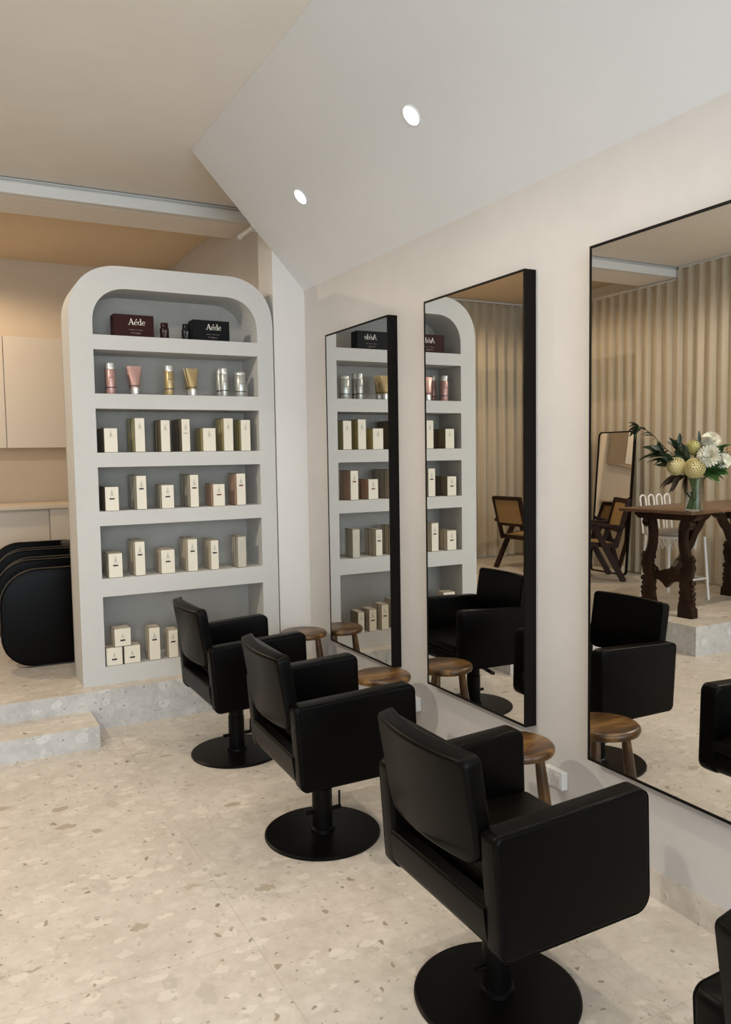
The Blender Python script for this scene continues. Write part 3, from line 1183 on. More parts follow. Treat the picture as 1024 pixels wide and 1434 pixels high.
# ---------------------------------------------------------------- salon chairs
def make_chair(label):
    t = thing('salon_chair', label, 'chair', (0, 0, 0), 0, 'black salon chairs facing the mirrors')
    W, T = 0.306, 0.072
    prof = rounded([(-0.229, 0.660), (-0.206, 0.322), (0.300, 0.333), (0.290, 0.686)], [0.026, 0.030, 0.052, 0.034], 8)
    for s in (1, -1):
        bm = B()
        add_pillow(bm, prof, lambda p, t: (p[0], s * (W - t), p[1]), T, 0.014)
        ar = finish('armrest', bm, M['leather'], t, 60)
        # piping seam along the outer edge
        bm = B()
        loop = [(p[0], s * (W - 0.0035), p[1]) for p in inset(prof, 0.0035)]
        add_tube(bm, loop + loop[:1], 0.0022, 6, caps=False)
        finish('piping', bm, M['leather'], ar, 'all')
    # lower shell running between the arms, with the low rear panel
    bm = B()
    yy = W - T + 0.010
    pr_ = rounded([(-0.222, 0.455), (-0.205, 0.326), (0.292, 0.335), (0.288, 0.425), (-0.155, 0.405), (-0.168, 0.455)], [0.012, 0.045, 0.05, 0.015, 0.02, 0.012], 5)
    add_prism(bm, pr_, lambda p: (p[0], -yy, p[1]), lambda p: (p[0], yy, p[1]))
    finish('lower_shell', bm, M['leather'], t, 50)
    bm = B()
    add_box(bm, -0.148, 0.300, -yy + 0.002, yy - 0.002, 0.428, 0.474, 0.016, 3)
    finish('seat', bm, M['leather_seat'], t, 50)
    # backrest slab, leaning back, lower corners well rounded
    bm = B()
    bw = W - T - 0.0005
    o2 = rounded([(-bw, 0.545), (bw, 0.545), (bw, 0.84), (-bw, 0.84)], [0.055, 0.055, 0.022, 0.022], 7)

    o3 = []
    for i in range(len(o2)):
        a, b = Vector(o2[i]), Vector(o2[(i + 1) % len(o2)])
        m_ = max(1, int((b - a).length / 0.04))
        o3 += [tuple(a.lerp(b, k / m_)) for k in range(m_)]
    o2 = o3

    def bk(p, d):
        u = (p[1] - 0.545) / 0.295
        curve = 0.034 * (1 - (p[0] / bw) ** 2)
        return (-0.166 - 0.048 * u - d - curve, p[0], p[1] + 0.008 * u - (0.014 * (d / 0.055)) * u)

    add_pillow(bm, o2, lambda p, t: bk(p, t), 0.055, 0.012)
    bkobj = finish('backrest', bm, M['leather'], t, 50)
    bm = B()
    add_lathe(bm, [(0, 0), (0.244, 0), (0.246, 0.003), (0.246, 0.009), (0.240, 0.013), (0.06, 0.016), (0.0, 0.016)], 72)
    finish('base_plate', bm, M['black_metal'], t, 30)
    bm = B()
    add_lathe(bm, [(0.0, 0.016), (0.052, 0.016), (0.05, 0.03), (0.043, 0.034), (0.043, 0.20), (0.040, 0.205), (0.040, 0.31), (0.10, 0.318), (0.10, 0.334), (0, 0.334)], 32)
    finish('column', bm, M['black_metal'], t, 30)
    bm = B()
    add_tube(bm, [(-0.075, 0.0, 0.10), (0.045, 0.0, 0.10), (0.085, 0.0, 0.10)], 0.009, 10)
    add_tube(bm, [(0.08, 0.0, 0.10), (0.08, 0.0, 0.17)], 0.005, 8)
    finish('pump_lever', bm, M['black_metal'], t, 30)
    return t


chair0 = make_chair('black leather salon chair nearest the arched shelf')
chair0.location = (-0.844, 4.128, 0)
chair0.rotation_euler = (0, 0, 0.004)
dup(chair0, (-0.836, 3.034, 0), -0.038, 'black leather salon chair in the middle of the row, facing the middle mirror')
dup(chair0, (-0.818, 1.844, 0), -0.013, 'black leather salon chair in the foreground, its round base cut by the bottom edge')
dup(chair0, (-0.85, 0.632, 0), -0.01, 'black leather salon chair cut off at the bottom right corner')

bm = B()
add_bar(bm, (0.03, -0.03, 0.302), (0.09, -0.33, 0.30), 0.022, 0.014)
add_bar(bm, (0.09, -0.33, 0.30), (0.135, -0.345, 0.325), 0.022, 0.014)
finish('swing_lever', bm, M['black_metal'], chair0)

# ---------------------------------------------------------------- stools
def make_stool(label):
    t = thing('wooden_stool', label, 'stool', (0, 0, 0), 0, 'round wooden stools along the wall')
    bm = B()
    r = 0.149
    add_lathe(bm, [(0, 0.448), (r - 0.014, 0.448), (r - 0.004, 0.453), (r, 0.464), (r - 0.001, 0.474), (r - 0.008, 0.482), (r - 0.02, 0.485), (0, 0.483)], 48)
    finish('seat', bm, M['stool_wood'], t, 40)
    for a in (-30, 90, 210):
        ca, sa = cos(rad(a)), sin(rad(a))
        bm = B()
        pts, rs = [], []
        for k in range(9):
            u = k / 8
            d = 0.088 + 0.055 * u
            pts.append((ca * d, sa * d, 0.448 * (1 - u)))
            rs.append(0.0155 + 0.0085 * sin(pi * min(1, u * 0.9 + 0.06)))
        add_tube(bm, pts, rs, 14)
        finish('leg', bm, M['stool_wood'], t, 40)
    return t


stool0 = make_stool('round wooden stool below the mirror nearest the shelf')
stool0.location = (-0.190, 4.70, 0)
dup(stool0, (-0.250, 3.555, 0), 0.0, 'round wooden stool below the middle mirror, between two chairs')
dup(stool0, (-0.285, 2.425, 0), 0.05, 'amber wooden stool behind the foreground chair, closest to the viewer')

# ---------------------------------------------------------------- shampoo chairs on the platform (left edge)
def make_shampoo(label):
    t = thing('basin_armchair', label, 'armchair', (0, 0, 0), 0, 'black armchairs lined up behind the shelf')
    out_ = rounded([(-0.36, 0.012), (0.36, 0.012), (0.36, 0.655), (-0.36, 0.655)], [0.20, 0.06, 0.10, 0.235], 10)
    for y0, y1 in ((0.0, 0.075), (0.545, 0.62)):
        bm = B()
        add_pillow(bm, out_, lambda p, t_: (p[0], y0 + t_, p[1]), y1 - y0, 0.014)
        sp = finish('side_panel', bm, M['leather'], t, 50)
        bm = B()
        loop = [(p[0], y0 + 0.0035, p[1]) for p in inset(out_, 0.0035)]
        add_tube(bm, loop + loop[:1], 0.003, 6, caps=False)
        finish('piping', bm, M['leather'], sp, 'all')
    bm = B()
    add_box(bm, -0.22, 0.33, 0.077, 0.543, 0.2, 0.42, 0.03, 3)
    finish('seat', bm, M['leather_seat'], t, 50)
    bm = B()
    add_box(bm, 0.20, 0.34, 0.077, 0.543, 0.43, 0.66, 0.04, 3)
    finish('backrest', bm, M['leather'], t, 50)
    return t


s0 = make_shampoo('black rounded armchair at left, front one of the row behind the shelf')
s0.location = (-1.545, 5.665, PH)
for k, (x, y, lab) in enumerate(((-1.52, 6.36, 'black rounded armchair at left, second in the row behind the shelf'), (-1.50, 7.06, 'black rounded armchair at left, third in the row behind the shelf'),
                                 (-1.47, 7.74 - 0.28, 'x'))):
    if lab != 'x':
        dup(s0, (x, y, PH), 0, lab)

# ---------------------------------------------------------------- kitchen at the back
KX = [-2.87, -2.255, -1.635, -1.018, -0.4]
names = ['leftmost', 'left middle', 'right middle', 'rightmost']
where = ['far out at the left', 'at the left edge of the view', 'just left of the arched shelf', 'hidden behind the arched shelf']
for i in range(4):
    x0, x1 = KX[i], KX[i + 1]
    t = thing('wall_cupboard', 'tall cream overhead cupboard ' + where[i], 'cupboard', ((x0 + x1) / 2, YB, 1.725), 0, 'overhead cupboards on the rear wall')
    w = (x1 - x0) / 2
    bm = B()
    add_box(bm, -w + .0005, w - .0005, -0.335, -0.001, 0, 1.045)
    finish('cupboard_body', bm, M['cream_paint'], t)
    bm = B()
    add_box(bm, -w + 0.0035, w - 0.0035, -0.357, -0.336, 0.0, 1.045, 0.001, 1)
    finish('cupboard_door', bm, M['cream_paint'], t)
for i, (x0, x1, lab) in enumerate(((-2.87, -1.94, 'cream base cupboard under the worktop, far left'), (-1.94, -1.31, 'cream base cupboard under the worktop at the left edge'), (-1.31, -0.4, 'cream base cupboard under the worktop, behind the shelf'))):
    t = thing('base_cupboard', lab, 'cupboard', ((x0 + x1) / 2, YB, PH), 0, 'base cupboards on the rear wall')
    w = (x1 - x0) / 2
    bm = B()
    add_box(bm, -w + .0005, w - .0005, -0.53, -0.001, 0.0, 0.915)
    finish('cupboard_body', bm, M['cream_paint'], t)
    bm = B()
    d = -0.545 if i == 1 else -0.575
    add_box(bm, -w + 0.004, w - 0.004, d, -0.531, 0.08, 0.915, 0.001, 1)
    finish('cupboard_door', bm, M['cream_paint'], t)
bm = B()
add_box(bm, -2.9, -0.38, YB - 0.6, YB - 0.001, PH + 0.9155, PH + 0.955, 0.004)
tag(finish('worktop', bm, M['worktop']), 'pale stone worktop running under the cream overhead cupboards', 'worktop')
# warm light strip fixed below the overhead cupboards
area('under_cupboard_strip', (-1.65, YB - 0.2, 1.715), (-1.65, YB - 0.12, 1.0), 2.3, 0.03, 0.7, (1.0, 0.76, 0.5))

# ---------------------------------------------------------------- curtains
def curtain(name, label, p0, p1, z0, z1, lam=0.135, amp=0.034, seed=0):
    rnd = random.Random(seed)
    p0, p1 = Vector(p0), Vector(p1)
    L = (p1 - p0).length
    t = (p1 - p0) / L
    nrm = Vector((-t.y, t.x))
    cols = int(L / lam * 10)
    rows = 9
    ph = [rnd.uniform(-0.9, 0.9) for _ in range(int(L / lam) + 3)]
    am = [rnd.uniform(0.55, 1.35) for _ in range(int(L / lam) + 3)]
    bm = B()
    grid = []
    for i in range(cols + 1):
        s = L * i / cols
        k = int(s / lam)
        fr = s / lam - k
        line = []
        for j in range(rows + 1):
            v = j / rows
            z = z1 + (z0 - z1) * v
            drift = (ph[k] * (1 - fr) + ph[k + 1] * fr) * min(1, v * 1.6)
            a = amp * ((1 - v) * 0.85 + v * (am[k] * (1 - fr) + am[k + 1] * fr))
            w = sin(2 * pi * s / lam + drift)
            w = math.copysign(abs(w) ** 0.75, w)
            q = p0 + t * s + nrm * (a * w)
            line.append(bm.verts.new((q.x, q.y, z)))
        grid.append(line)
    for a, b in zip(grid, grid[1:]):
        for j in range(rows):
            bm.faces.new((a[j], a[j + 1], b[j + 1], b[j]))
    t_ = thing(name, label, 'curtain', (0, 0, 0), 0, 'sheer pleated curtains')
    o = finish('curtain_fabric', bm, M['curtain'], t_, 'all', recalc=False)
    bm = B()
    q0, q1 = Vector((p0.x, p0.y, z1 + 0.012)), Vector((p1.x, p1.y, z1 + 0.012))
    add_bar(bm, q0, q1, 0.03, 0.018)
    finish('curtain_track', bm, M['beam_white'], t_)
    return o


CXL = -4.78
curtain('sheer_curtain', 'long sheer sand curtain along the side wall, in front of the ceiling beam', (CXL, 1.0), (CXL, 5.96), 0.02 + PH, CZ - 0.025, seed=1)
curtain('sheer_curtain', 'sheer sand curtain along the side wall beyond the ceiling beam', (CXL, 6.0), (CXL, 8.46), 0.02 + PH, 3.365, seed=2)
curtain('sheer_curtain', 'sheer sand curtain across the corner of the rear wall', (-4.9, 8.56), (-3.15, 8.56), 0.03 + PH, CZB - 0.025, lam=0.15, amp=0.045, seed=3)

# ---------------------------------------------------------------- leaning mirrors
def leaning(label, y0, y1, zt):
    t = thing('leaning_mirror', label, 'mirror', (-4.56, (y0 + y1) / 2, PH), 0, 'floor mirrors leaning on the curtain')
    w = (y1 - y0) / 2
    h = zt - PH
    ang = math.asin(0.13 / h)
    t.rotation_euler = (0, -ang, 0)
    o_ = rounded([(-w, 0.0), (w, 0.0), (w, h), (-w, h)], 0.05, 6)
    i_ = rounded([(-w + .014, 0.014), (w - .014, 0.014), (w - .014, h - .014), (-w + .014, h - .014)], 0.038, 6)
    bm = B()
    n = len(o_)
    for xx0, xx1 in ((0.0, 0.03),):
        A = [[bm.verts.new((x, p[0], p[1])) for p in ring] for x in (xx0, xx1) for ring in (o_, i_)]
        of0, if0, of1, if1 = A
        for k in range(n):
            j = (k + 1) % n
            bm.faces.new((of0[k], of0[j], if0[j], if0[k]))
            bm.faces.new((of1[k], if1[k], if1[j], of1[j]))
            bm.faces.new((of0[k], of1[k], of1[j], of0[j]))
            bm.faces.new((if0[k], if0[j], if1[j], if1[k]))
    finish('mirror_frame', bm, M['frame_black'], t)
    bm = B()
    add_prism(bm, i_, lambda p: (0.004, p[0], p[1]), lambda p: (0.022, p[0], p[1]))
    finish('mirror_glass', bm, M['mirror'], t)


leaning('black framed floor mirror leaning by the curtain behind the dark cane armchair', 6.44, 6.99, 1.83)
leaning('second black framed floor mirror, mostly cut off at the edge of the nearest wall mirror', 7.24, 7.79, 1.83)

# ---------------------------------------------------------------- cane armchairs
def make_cane_chair(label, loc, rz):
    """faces local +X"""
    t = thing('cane_armchair', label, 'chair', loc, rz, 'dark teak cane armchairs')
    wd = M['teak']
    hw = 0.25
    for s in (1, -1):
        y = s * (hw + 0.01)
        bm = B()
        add_bar(bm, (0.30, y, 0.0), (0.06, y, 0.60), 0.035, 0.06, (1, 0, 0), 0.004)
        finish('leg', bm, wd, t)
        bm = B()
        add_bar(bm, (-0.30, y, 0.0), (0.02, y, 0.60), 0.035, 0.06, (1, 0, 0), 0.004)
        finish('leg', bm, wd, t)
        bm = B()
        add_bar(bm, (-0.30, y, 0.575), (0.27, y, 0.635), 0.05, 0.035, (0, 0, 1), 0.004)
        finish('armrest', bm, wd, t)
        bm = B()
        add_bar(bm, (-0.225, y - s * 0.035, 0.36), (-0.36, y - s * 0.035, 0.86), 0.034, 0.045, (1, 0, 0), 0.004)
        finish('back_post', bm, wd, t)
        bm = B()
        add_bar(bm, (-0.24, y - s * 0.035, 0.375), (0.26, y - s * 0.035, 0.415), 0.034, 0.05, (0, 0, 1), 0.004)
        finish('seat_rail', bm, wd, t)
    for nm, x, z, zz in (('seat_rail', 0.25, 0.412, 0.045), ('seat_rail', -0.22, 0.378, 0.045), ('back_rail', -0.355, 0.845, 0.045), ('back_rail', -0.272, 0.535, 0.04)):
        bm = B()
        add_bar(bm, (x, -hw + 0.02, z), (x, hw - 0.02, z), 0.035, zz, (0, 0, 1), 0.004)
        finish(nm, bm, wd, t)
    bm = B()
    a = 0.215
    vs = [(-0.20, -a, 0.388), (-0.20, a, 0.388), (0.235, a, 0.42), (0.235, -a, 0.42)]
    lo = [bm.verts.new(v) for v in vs]
    hi = [bm.verts.new((v[0], v[1], v[2] + 0.012)) for v in vs]
    bm.faces.new(lo[::-1]); bm.faces.new(hi)
    for k in range(4):
        bm.faces.new((lo[k], lo[(k + 1) % 4], hi[(k + 1) % 4], hi[k]))
    finish('cane_seat', bm, M['cane'], t)
    bm = B()
    vs = [(-0.277, -a, 0.55), (-0.277, a, 0.55), (-0.35, a, 0.83), (-0.35, -a, 0.83)]
    lo = [bm.verts.new(v) for v in vs]
    hi = [bm.verts.new((v[0] - 0.012, v[1], v[2] - 0.003)) for v in vs]
    bm.faces.new(lo); bm.faces.new(hi[::-1])
    for k in range(4):
        bm.faces.new((lo[k], hi[k], hi[(k + 1) % 4], lo[(k + 1) % 4]))
    finish('cane_back', bm, M['cane'], t)


make_cane_chair('dark teak armchair with cane back, seen from behind in the middle mirror', (-4.09, 7.53, PH), pi - 0.05)
make_cane_chair('dark teak armchair with cane back in front of the leaning floor mirror', (-4.09, 6.54, PH), 0.5)

# ---------------------------------------------------------------- carved table
TR = pi - 0.10
table = thing('carved_table', 'tall dark walnut table with carved lyre legs, edge-on in the nearest wall mirror', 'table', (-3.855, 4.79, PH), TR)
bm = B()
top = rounded([(-0.80, -0.36), (0.80, -0.36), (0.80, 0.36), (-0.80, 0.36)], 0.02, 4)
add_prism(bm, top, lambda p: (p[0], p[1], 0.862), lambda p: (p[0], p[1], 0.8895), bevel=0.006)
finish('table_top', bm, M['top_wood'], table, 40)


def lyre_leg(xc, s, name='lyre_leg'):
    path = [(0.245, 0.735, 0.035), (0.275, 0.765, 0.05), (0.245, 0.795, 0.06), (0.205, 0.785, 0.075), (0.185, 0.72, 0.078), (0.182, 0.63, 0.075), (0.20, 0.54, 0.082),
            (0.238, 0.465, 0.10), (0.245, 0.41, 0.115), (0.225, 0.345, 0.115), (0.215, 0.285, 0.10), (0.222, 0.225, 0.11), (0.228, 0.17, 0.125), (0.232, 0.125, 0.13)]
    path = [(q[0] * 0.8, q[1], q[2] * 0.92) for q in path]
    P = []
    for i in range(len(path) - 1):
        a = path[max(i - 1, 0)]; b = path[i]; c = path[i + 1]; d = path[min(i + 2, len(path) - 1)]
        for k in range(5):
            u = k / 5
            P.append(tuple(0.5 * (2 * b[q] + (c[q] - a[q]) * u + (2 * a[q] - 5 * b[q] + 4 * c[q] - d[q]) * u * u + (3 * b[q] - a[q] - 3 * c[q] + d[q]) * u ** 3) for q in range(3)))
    P.append(path[-1])
    L, Rr = [], []
    for i, p in enumerate(P):
        a = P[max(i - 1, 0)]; c = P[min(i + 1, len(P) - 1)]
        t = Vector((c[0] - a[0], c[1] - a[1])).normalized()
        nn = Vector((-t.y, t.x))
        wob = 0.004 * sin(i * 1.3) if i > 30 else 0
        L.append((p[0] + nn.x * (p[2] / 2 + wob), p[1] + nn.y * (p[2] / 2 + wob)))
        Rr.append((p[0] - nn.x * (p[2] / 2 - wob), p[1] - nn.y * (p[2] / 2 - wob)))
    bm = B()
    th = 0.036
    rows = []
    for l_, r_ in zip(L, Rr):
        rows.append([bm.verts.new((xc + dx, s * q[0], q[1])) for q, dx in ((l_, -th * .6), (l_, th * .6), (((l_[0] * .7 + r_[0] * .3), (l_[1] * .7 + r_[1] * .3)), th), (((l_[0] * .3 + r_[0] * .7), (l_[1] * .3 + r_[1] * .7)), th),
                                                                          (r_, th * .6), (r_, -th * .6), (((l_[0] * .3 + r_[0] * .7), (l_[1] * .3 + r_[1] * .7)), -th), (((l_[0] * .7 + r_[0] * .3), (l_[1] * .7 + r_[1] * .3)), -th))])
    for a, b in zip(rows, rows[1:]):
        for k in range(8):
            bm.faces.new((a[k], a[(k + 1) % 8], b[(k + 1) % 8], b[k]))
    bm.faces.new(rows[0]); bm.faces.new(rows[-1][::-1])
    # stepped foot block
    foot = rounded([(0.155, 0.0), (0.325, 0.0), (0.318, 0.075), (0.295, 0.092), (0.298, 0.125), (0.17, 0.135), (0.158, 0.09)], 0.008, 3)
    add_prism(bm, [(s * a * 0.8, b) for a, b in foot], lambda p: (xc - th * 1.15, p[0], p[1]), lambda p: (xc + th * 1.15, p[0], p[1]))
    # carved curls on the outer edge
    for (yy, zz, rr) in ((0.30, 0.475, 0.02), (0.293, 0.50, 0.014), (0.298, 0.285, 0.024), (0.292, 0.24, 0.02), (0.30, 0.20, 0.022), (0.303, 0.16, 0.02), (0.165, 0.47, 0.015), (0.155, 0.37, 0.026), (0.158, 0.2, 0.018)):
        r = bmesh.ops.create_icosphere(bm, subdivisions=2, radius=rr)
        for v in r['verts']:
            v.co = Vector((xc + v.co.x * 1.3, s * yy * 0.8 + v.co.y, zz + v.co.z * 1.1))
    finish(name, bm, M['table_wood'], table, 45)


for xc in (-0.60, 0.60):
    for s in (1, -1):
        lyre_leg(xc, s)
    bm = B()
    cs = [(-0.20, 0.235), (-0.15, 0.29), (-0.09, 0.285), (-0.045, 0.262), (0.0, 0.225), (0.045, 0.262), (0.09, 0.285), (0.15, 0.29), (0.20, 0.235),
          (0.20, 0.36), (0.16, 0.395), (0.12, 0.355), (0.07, 0.365), (0.0, 0.385), (-0.07, 0.365), (-0.12, 0.355), (-0.16, 0.395), (-0.20, 0.36)]
    cs = [(a * 0.8, b) for a, b in cs]
    add_prism(bm, cs, lambda p: (xc - 0.022, p[0], p[1]), lambda p: (xc + 0.022, p[0], p[1]))
    finish('trestle_rail', bm, M['table_wood'], table)
    bm = B()
    ap = rounded([(-0.30, 0.862), (0.30, 0.862), (0.30, 0.835), (0.26, 0.800), (-0.26, 0.800), (-0.30, 0.835)], 0.008, 3)
    add_prism(bm, ap, lambda p: (xc - 0.05, p[0], p[1] - 0.0005), lambda p: (xc + 0.05, p[0], p[1] - 0.0005))
    finish('top_cleat', bm, M['table_wood'], table)
    # wavy brace up to the middle of the top
    bm = B()
    sgn = 1 if xc > 0 else -1
    pts = []
    for k in range(25):
        u = k / 24
        pts.append((sgn * (0.035 + 0.525 * u), 0.0, 0.855 - 0.50 * u ** 1.0 + 0.035 * sin(u * pi * 2) * (1) - 0.02 * abs(sin(u * pi * 5))))
    for a, b in zip(pts, pts[1:]):
        pass
    up_l = [(p[0] + sgn * 0.030, p[2] + 0.022) for p in pts]
    lo_l = [(p[0] - sgn * 0.030, p[2] - 0.022) for p in pts]
    va = [[bm.verts.new((q[0], yy, min(q[1], 0.861))) for q in ln] for yy in (-0.022, 0.022) for ln in (up_l, lo_l)]
    for k in range(24):
        bm.faces.new((va[0][k], va[0][k + 1], va[1][k + 1], va[1][k]))
        bm.faces.new((va[2][k], va[3][k], va[3][k + 1], va[2][k + 1]))
        bm.faces.new((va[0][k], va[2][k], va[2][k + 1], va[0][k + 1]))
        bm.faces.new((va[1][k], va[1][k + 1], va[3][k + 1], va[3][k]))
    bm.faces.new((va[0][0], va[1][0], va[3][0], va[2][0]))
    bm.faces.new((va[0][-1], va[2][-1], va[3][-1], va[1][-1]))
    finish('wavy_brace', bm, M['table_wood'], table)

# ---------------------------------------------------------------- white wire stool
ws = thing('wire_bar_stool', 'white wire bar stool with hooped back behind the carved table', 'stool', (-3.90, 5.22, PH), 0)
bm = B()
for sx in (-1, 1):
    pass
legs_xy = ((-0.155, -0.20), (0.155, -0.20), (-0.155, 0.20), (0.155, 0.20))
for (x, y) in legs_xy:
    bm = B()
    add_tube(bm, [(x * 1.18, y * 1.15, 0.0), (x, y, 0.58)], 0.0125, 10)
    finish('leg', bm, M['white_wire'], ws, True)
bm = B()
zf = 0.2
q = [(x * 1.12, y * 1.1, zf) for x, y in (legs_xy[0], legs_xy[1], legs_xy[3], legs_xy[2])]
for a, b in zip(q, q[1:] + q[:1]):
    add_tube(bm, [a, b], 0.009, 8)
finish('foot_ring', bm, M['white_wire'], ws, True)
bm = B()
sq = [(0.17 * cos(2 * pi * k / 24), 0.21 * sin(2 * pi * k / 24), 0.58) for k in range(25)]
add_tube(bm, sq, 0.0105, 8, caps=False)
sq2 = [(p[0], p[1], 0.545) for p in sq]
for k in range(24):
    a = sq[k]; b = (sq[(k + 1) % 24][0] * .93, sq[(k + 1) % 24][1] * .93, 0.47)
    add_tube(bm, [a, b, sq[(k + 2) % 24] if k < 23 else sq[1]], 0.0035, 5)
finish('wire_seat', bm, M['white_wire'], ws, True)
bm = B()
add_lathe(bm, [(0, 0.592), (0.17, 0.592), (0.187, 0.605), (0.187, 0.625), (0.17, 0.64), (0, 0.645)], 32)
pad = finish('seat_pad', bm, M['grey_pad'], ws, 40)
for k in range(4):
    bm = B()
    xk = -0.159 + 0.106 * k
    pts = [(xk - 0.034, 0.20, 0.60), (xk - 0.034, 0.235, 0.90)] + [(xk - 0.034 * cos(pi * j / 8), 0.24, 0.92 + 0.036 * sin(pi * j / 8)) for j in range(9)] + [(xk + 0.034, 0.235, 0.90), (xk + 0.034, 0.20, 0.60)]
    add_tube(bm, pts, 0.0085, 8)
    finish('back_hoop', bm, M['white_wire'], ws, True)

# ---------------------------------------------------------------- vase and flowers
VB = Vector((-3.112, 4.352, PH + 0.8905))
vase = thing('glass_vase', 'clear cylindrical glass vase of flowers on the carved table', 'vase', VB)
bm = B()
add_lathe(bm, [(0, 0), (0.064, 0), (0.068, 0.004), (0.070, 0.262), (0.067, 0.264), (0.0655, 0.262), (0.0635, 0.012), (0, 0.012)], 40)
finish('vase_glass', bm, M['glass'], vase, 40)
bm = B()
add_lathe(bm, [(0, 0.0125), (0.0630, 0.0125), (0.0640, 0.16), (0, 0.16)], 40)
finish('water', bm, M['water'], vase, 40)


def leaf(bm, base, d, L, w, mat, droop=0.2, nrm=None):
    base = Vector(base)
    d = Vector(d).normalized()
    s = d.cross(Vector(nrm) if nrm else Vector((random.uniform(-1, 1), random.uniform(-1, 1), 1))).normalized()
    u = s.cross(d)
    prev = None
    n = 7
    for k in range(n + 1):
        t = k / n
        ww = w * (sin(pi * min(1, t * 0.93 + 0.05))) ** 0.8
        c = base + d * (L * t) - Vector((0, 0, 1)) * (droop * L * t * t)
        a = bm.verts.new(c + s * ww / 2 + u * ww * 0.15)
        m_ = bm.verts.new(c)
        b = bm.verts.new(c - s * ww / 2 + u * ww * 0.15)
        if prev:
            for q0, q1, q2, q3 in ((prev[0], prev[1], m_, a), (prev[1], prev[2], b, m_)):
                f = bm.faces.new((q0, q1, q2, q3))
                f.material_index = mat
        prev = (a, m_, b)


def bloom(bm, r, n_layers, n_pet, L, w, incurve, spread):
    """chrysanthemum head of many separate petals around +Z"""
    for l_ in range(n_layers):
        u = (l_ + 0.5) / n_layers
        el = spread[0] + (spread[1] - spread[0]) * u
        for k in range(int(n_pet * (1.1 - 0.6 * u)) + 3):
            az = 2 * pi * (k + 0.5 * (l_ % 2) + random.uniform(-.15, .15)) / (int(n_pet * (1.1 - 0.6 * u)) + 3)
            e = el + random.uniform(-.08, .08)
            prev = None
            for j in range(5):
                t = j / 4
                ee = e + incurve * t
                rr = r * (0.25 + 0.75 * t) * (L * (1 - 0.15 * u))
                hz = rr * sin(ee)
                hr = rr * cos(ee)
                ww = w * r * (0.35, 0.8, 1.0, 0.9, 0.35)[j]
                c = Vector((hr * cos(az), hr * sin(az), hz))
                s = Vector((-sin(az), cos(az), 0))
                a, b = bm.verts.new(c + s * ww / 2), bm.verts.new(c - s * ww / 2)
                if prev:
                    bm.faces.new((prev[0], prev[1], b, a))
                prev = (a, b)
    q = bmesh.ops.create_icosphere(bm, subdivisions=2, radius=r * 0.42)
    for v in q['verts']:
        v.co.z += r * 0.12


def ball(bm, r):
    """incurved globe: short petals all over a sphere, curling towards the pole"""
    N = 190
    for k in range(N):
        z = 1 - 1.72 * (k + 0.5) / N
        az = k * 2.39996
        hr = math.sqrt(max(0, 1 - z * z))
        d = Vector((hr * cos(az), hr * sin(az), z))
        s = Vector((-sin(az), cos(az), 0))
        u = s.cross(d) * -1
        if u.z < 0:
            u = -u
        prev = None
        w = r * (0.085 + 0.055 * hr)
        for j in range(5):
            t = j / 4
            c = d * r * (0.74 + 0.28 * sin(t * pi * 0.62)) + u * r * 0.27 * (t - 0.45)
            ww = w * (0.8, 1.0, 1.0, 0.8, 0.3)[j]
            a, b = bm.verts.new(c + s * ww), bm.verts.new(c - s * ww)
            if prev:
                bm.faces.new((prev[0], prev[1], b, a))
            prev = (a, b)
    q = bmesh.ops.create_icosphere(bm, subdivisions=3, radius=r * 0.76)
    for f in set(f for v in q['verts'] for f in v.link_faces):
        f.material_index = 1


def flower(name, label, c, facing, r, kind, mat, foot, leaves=2):
    c = Vector(c)
    f = Vector(facing).normalized()
    t = thing(name, label, 'flower', c, 0, 'flowers in the glass vase')
    rot = f.to_track_quat('Z', 'Y').to_matrix().to_4x4()
    bm = B()
    if kind == 'ball':
        ball(bm, r)
    elif kind == 'daisy':
        bloom(bm, r, 6, 18, 1.05, 0.26, 0.12, (-0.25, 1.15))
    else:
        bloom(bm, r, 3, 6, 1.0, 0.8, 0.5, (0.3, 1.2))
    bmesh.ops.transform(bm, matrix=rot, verts=bm.verts[:])
    finish('bloom', bm, [mat, M['petal_core']], t, recalc=False)
    bm = B()
    end = Vector(foot) - c
    neck = VB + Vector(((c.x - VB.x) * 0.3, (c.y - VB.y) * 0.3, 0.255)) - c
    nrm2 = Vector((neck.x + c.x - VB.x, neck.y + c.y - VB.y, 0))
    add_tube(bm, [(0, 0, -r * 0.1), tuple((-f * r * 0.7) + Vector((0, 0, -0.01))), tuple(neck), tuple(end)], 0.0042, 7)
    finish('stem', bm, M['stem'], t, True)


tocam = Vector((1.0, -0.55, 0.12))     # toward the room, where the mirrors are
F = lambda dx, dy: VB + Vector((dx, dy, 0.02))
flower('yellow_chrysanthemum', 'round yellow chrysanthemum at the left front of the bouquet', (-3.03, 4.455, 1.478), (0.9, -0.1, 0.25), 0.072, 'ball', M['petal_yellow'], F(-0.03, -0.02))
flower('yellow_chrysanthemum', 'large round yellow chrysanthemum low in the centre of the bouquet', (-3.10, 4.34, 1.463), (1, -0.5, 0.1), 0.080, 'ball', M['petal_yellow'], F(0.01, 0.03))
flower('yellow_chrysanthemum', 'lime yellow chrysanthemum at the upper back of the bouquet', (-3.14, 4.38, 1.622), (0.6, -0.3, 0.8), 0.062, 'ball', M['petal_lime'], F(0.0, -0.03))
flower('white_chrysanthemum', 'large white spiky chrysanthemum in the middle right of the bouquet', (-3.165, 4.265, 1.556), (0.9, -0.6, 0.3), 0.088, 'daisy', M['petal_white'], F(0.03, 0.01))
flower('white_chrysanthemum', 'white spiky chrysanthemum at the top of the bouquet', (-3.213, 4.288, 1.675), (0.5, -0.4, 0.8), 0.075, 'daisy', M['petal_white'], F(0.02, -0.02))
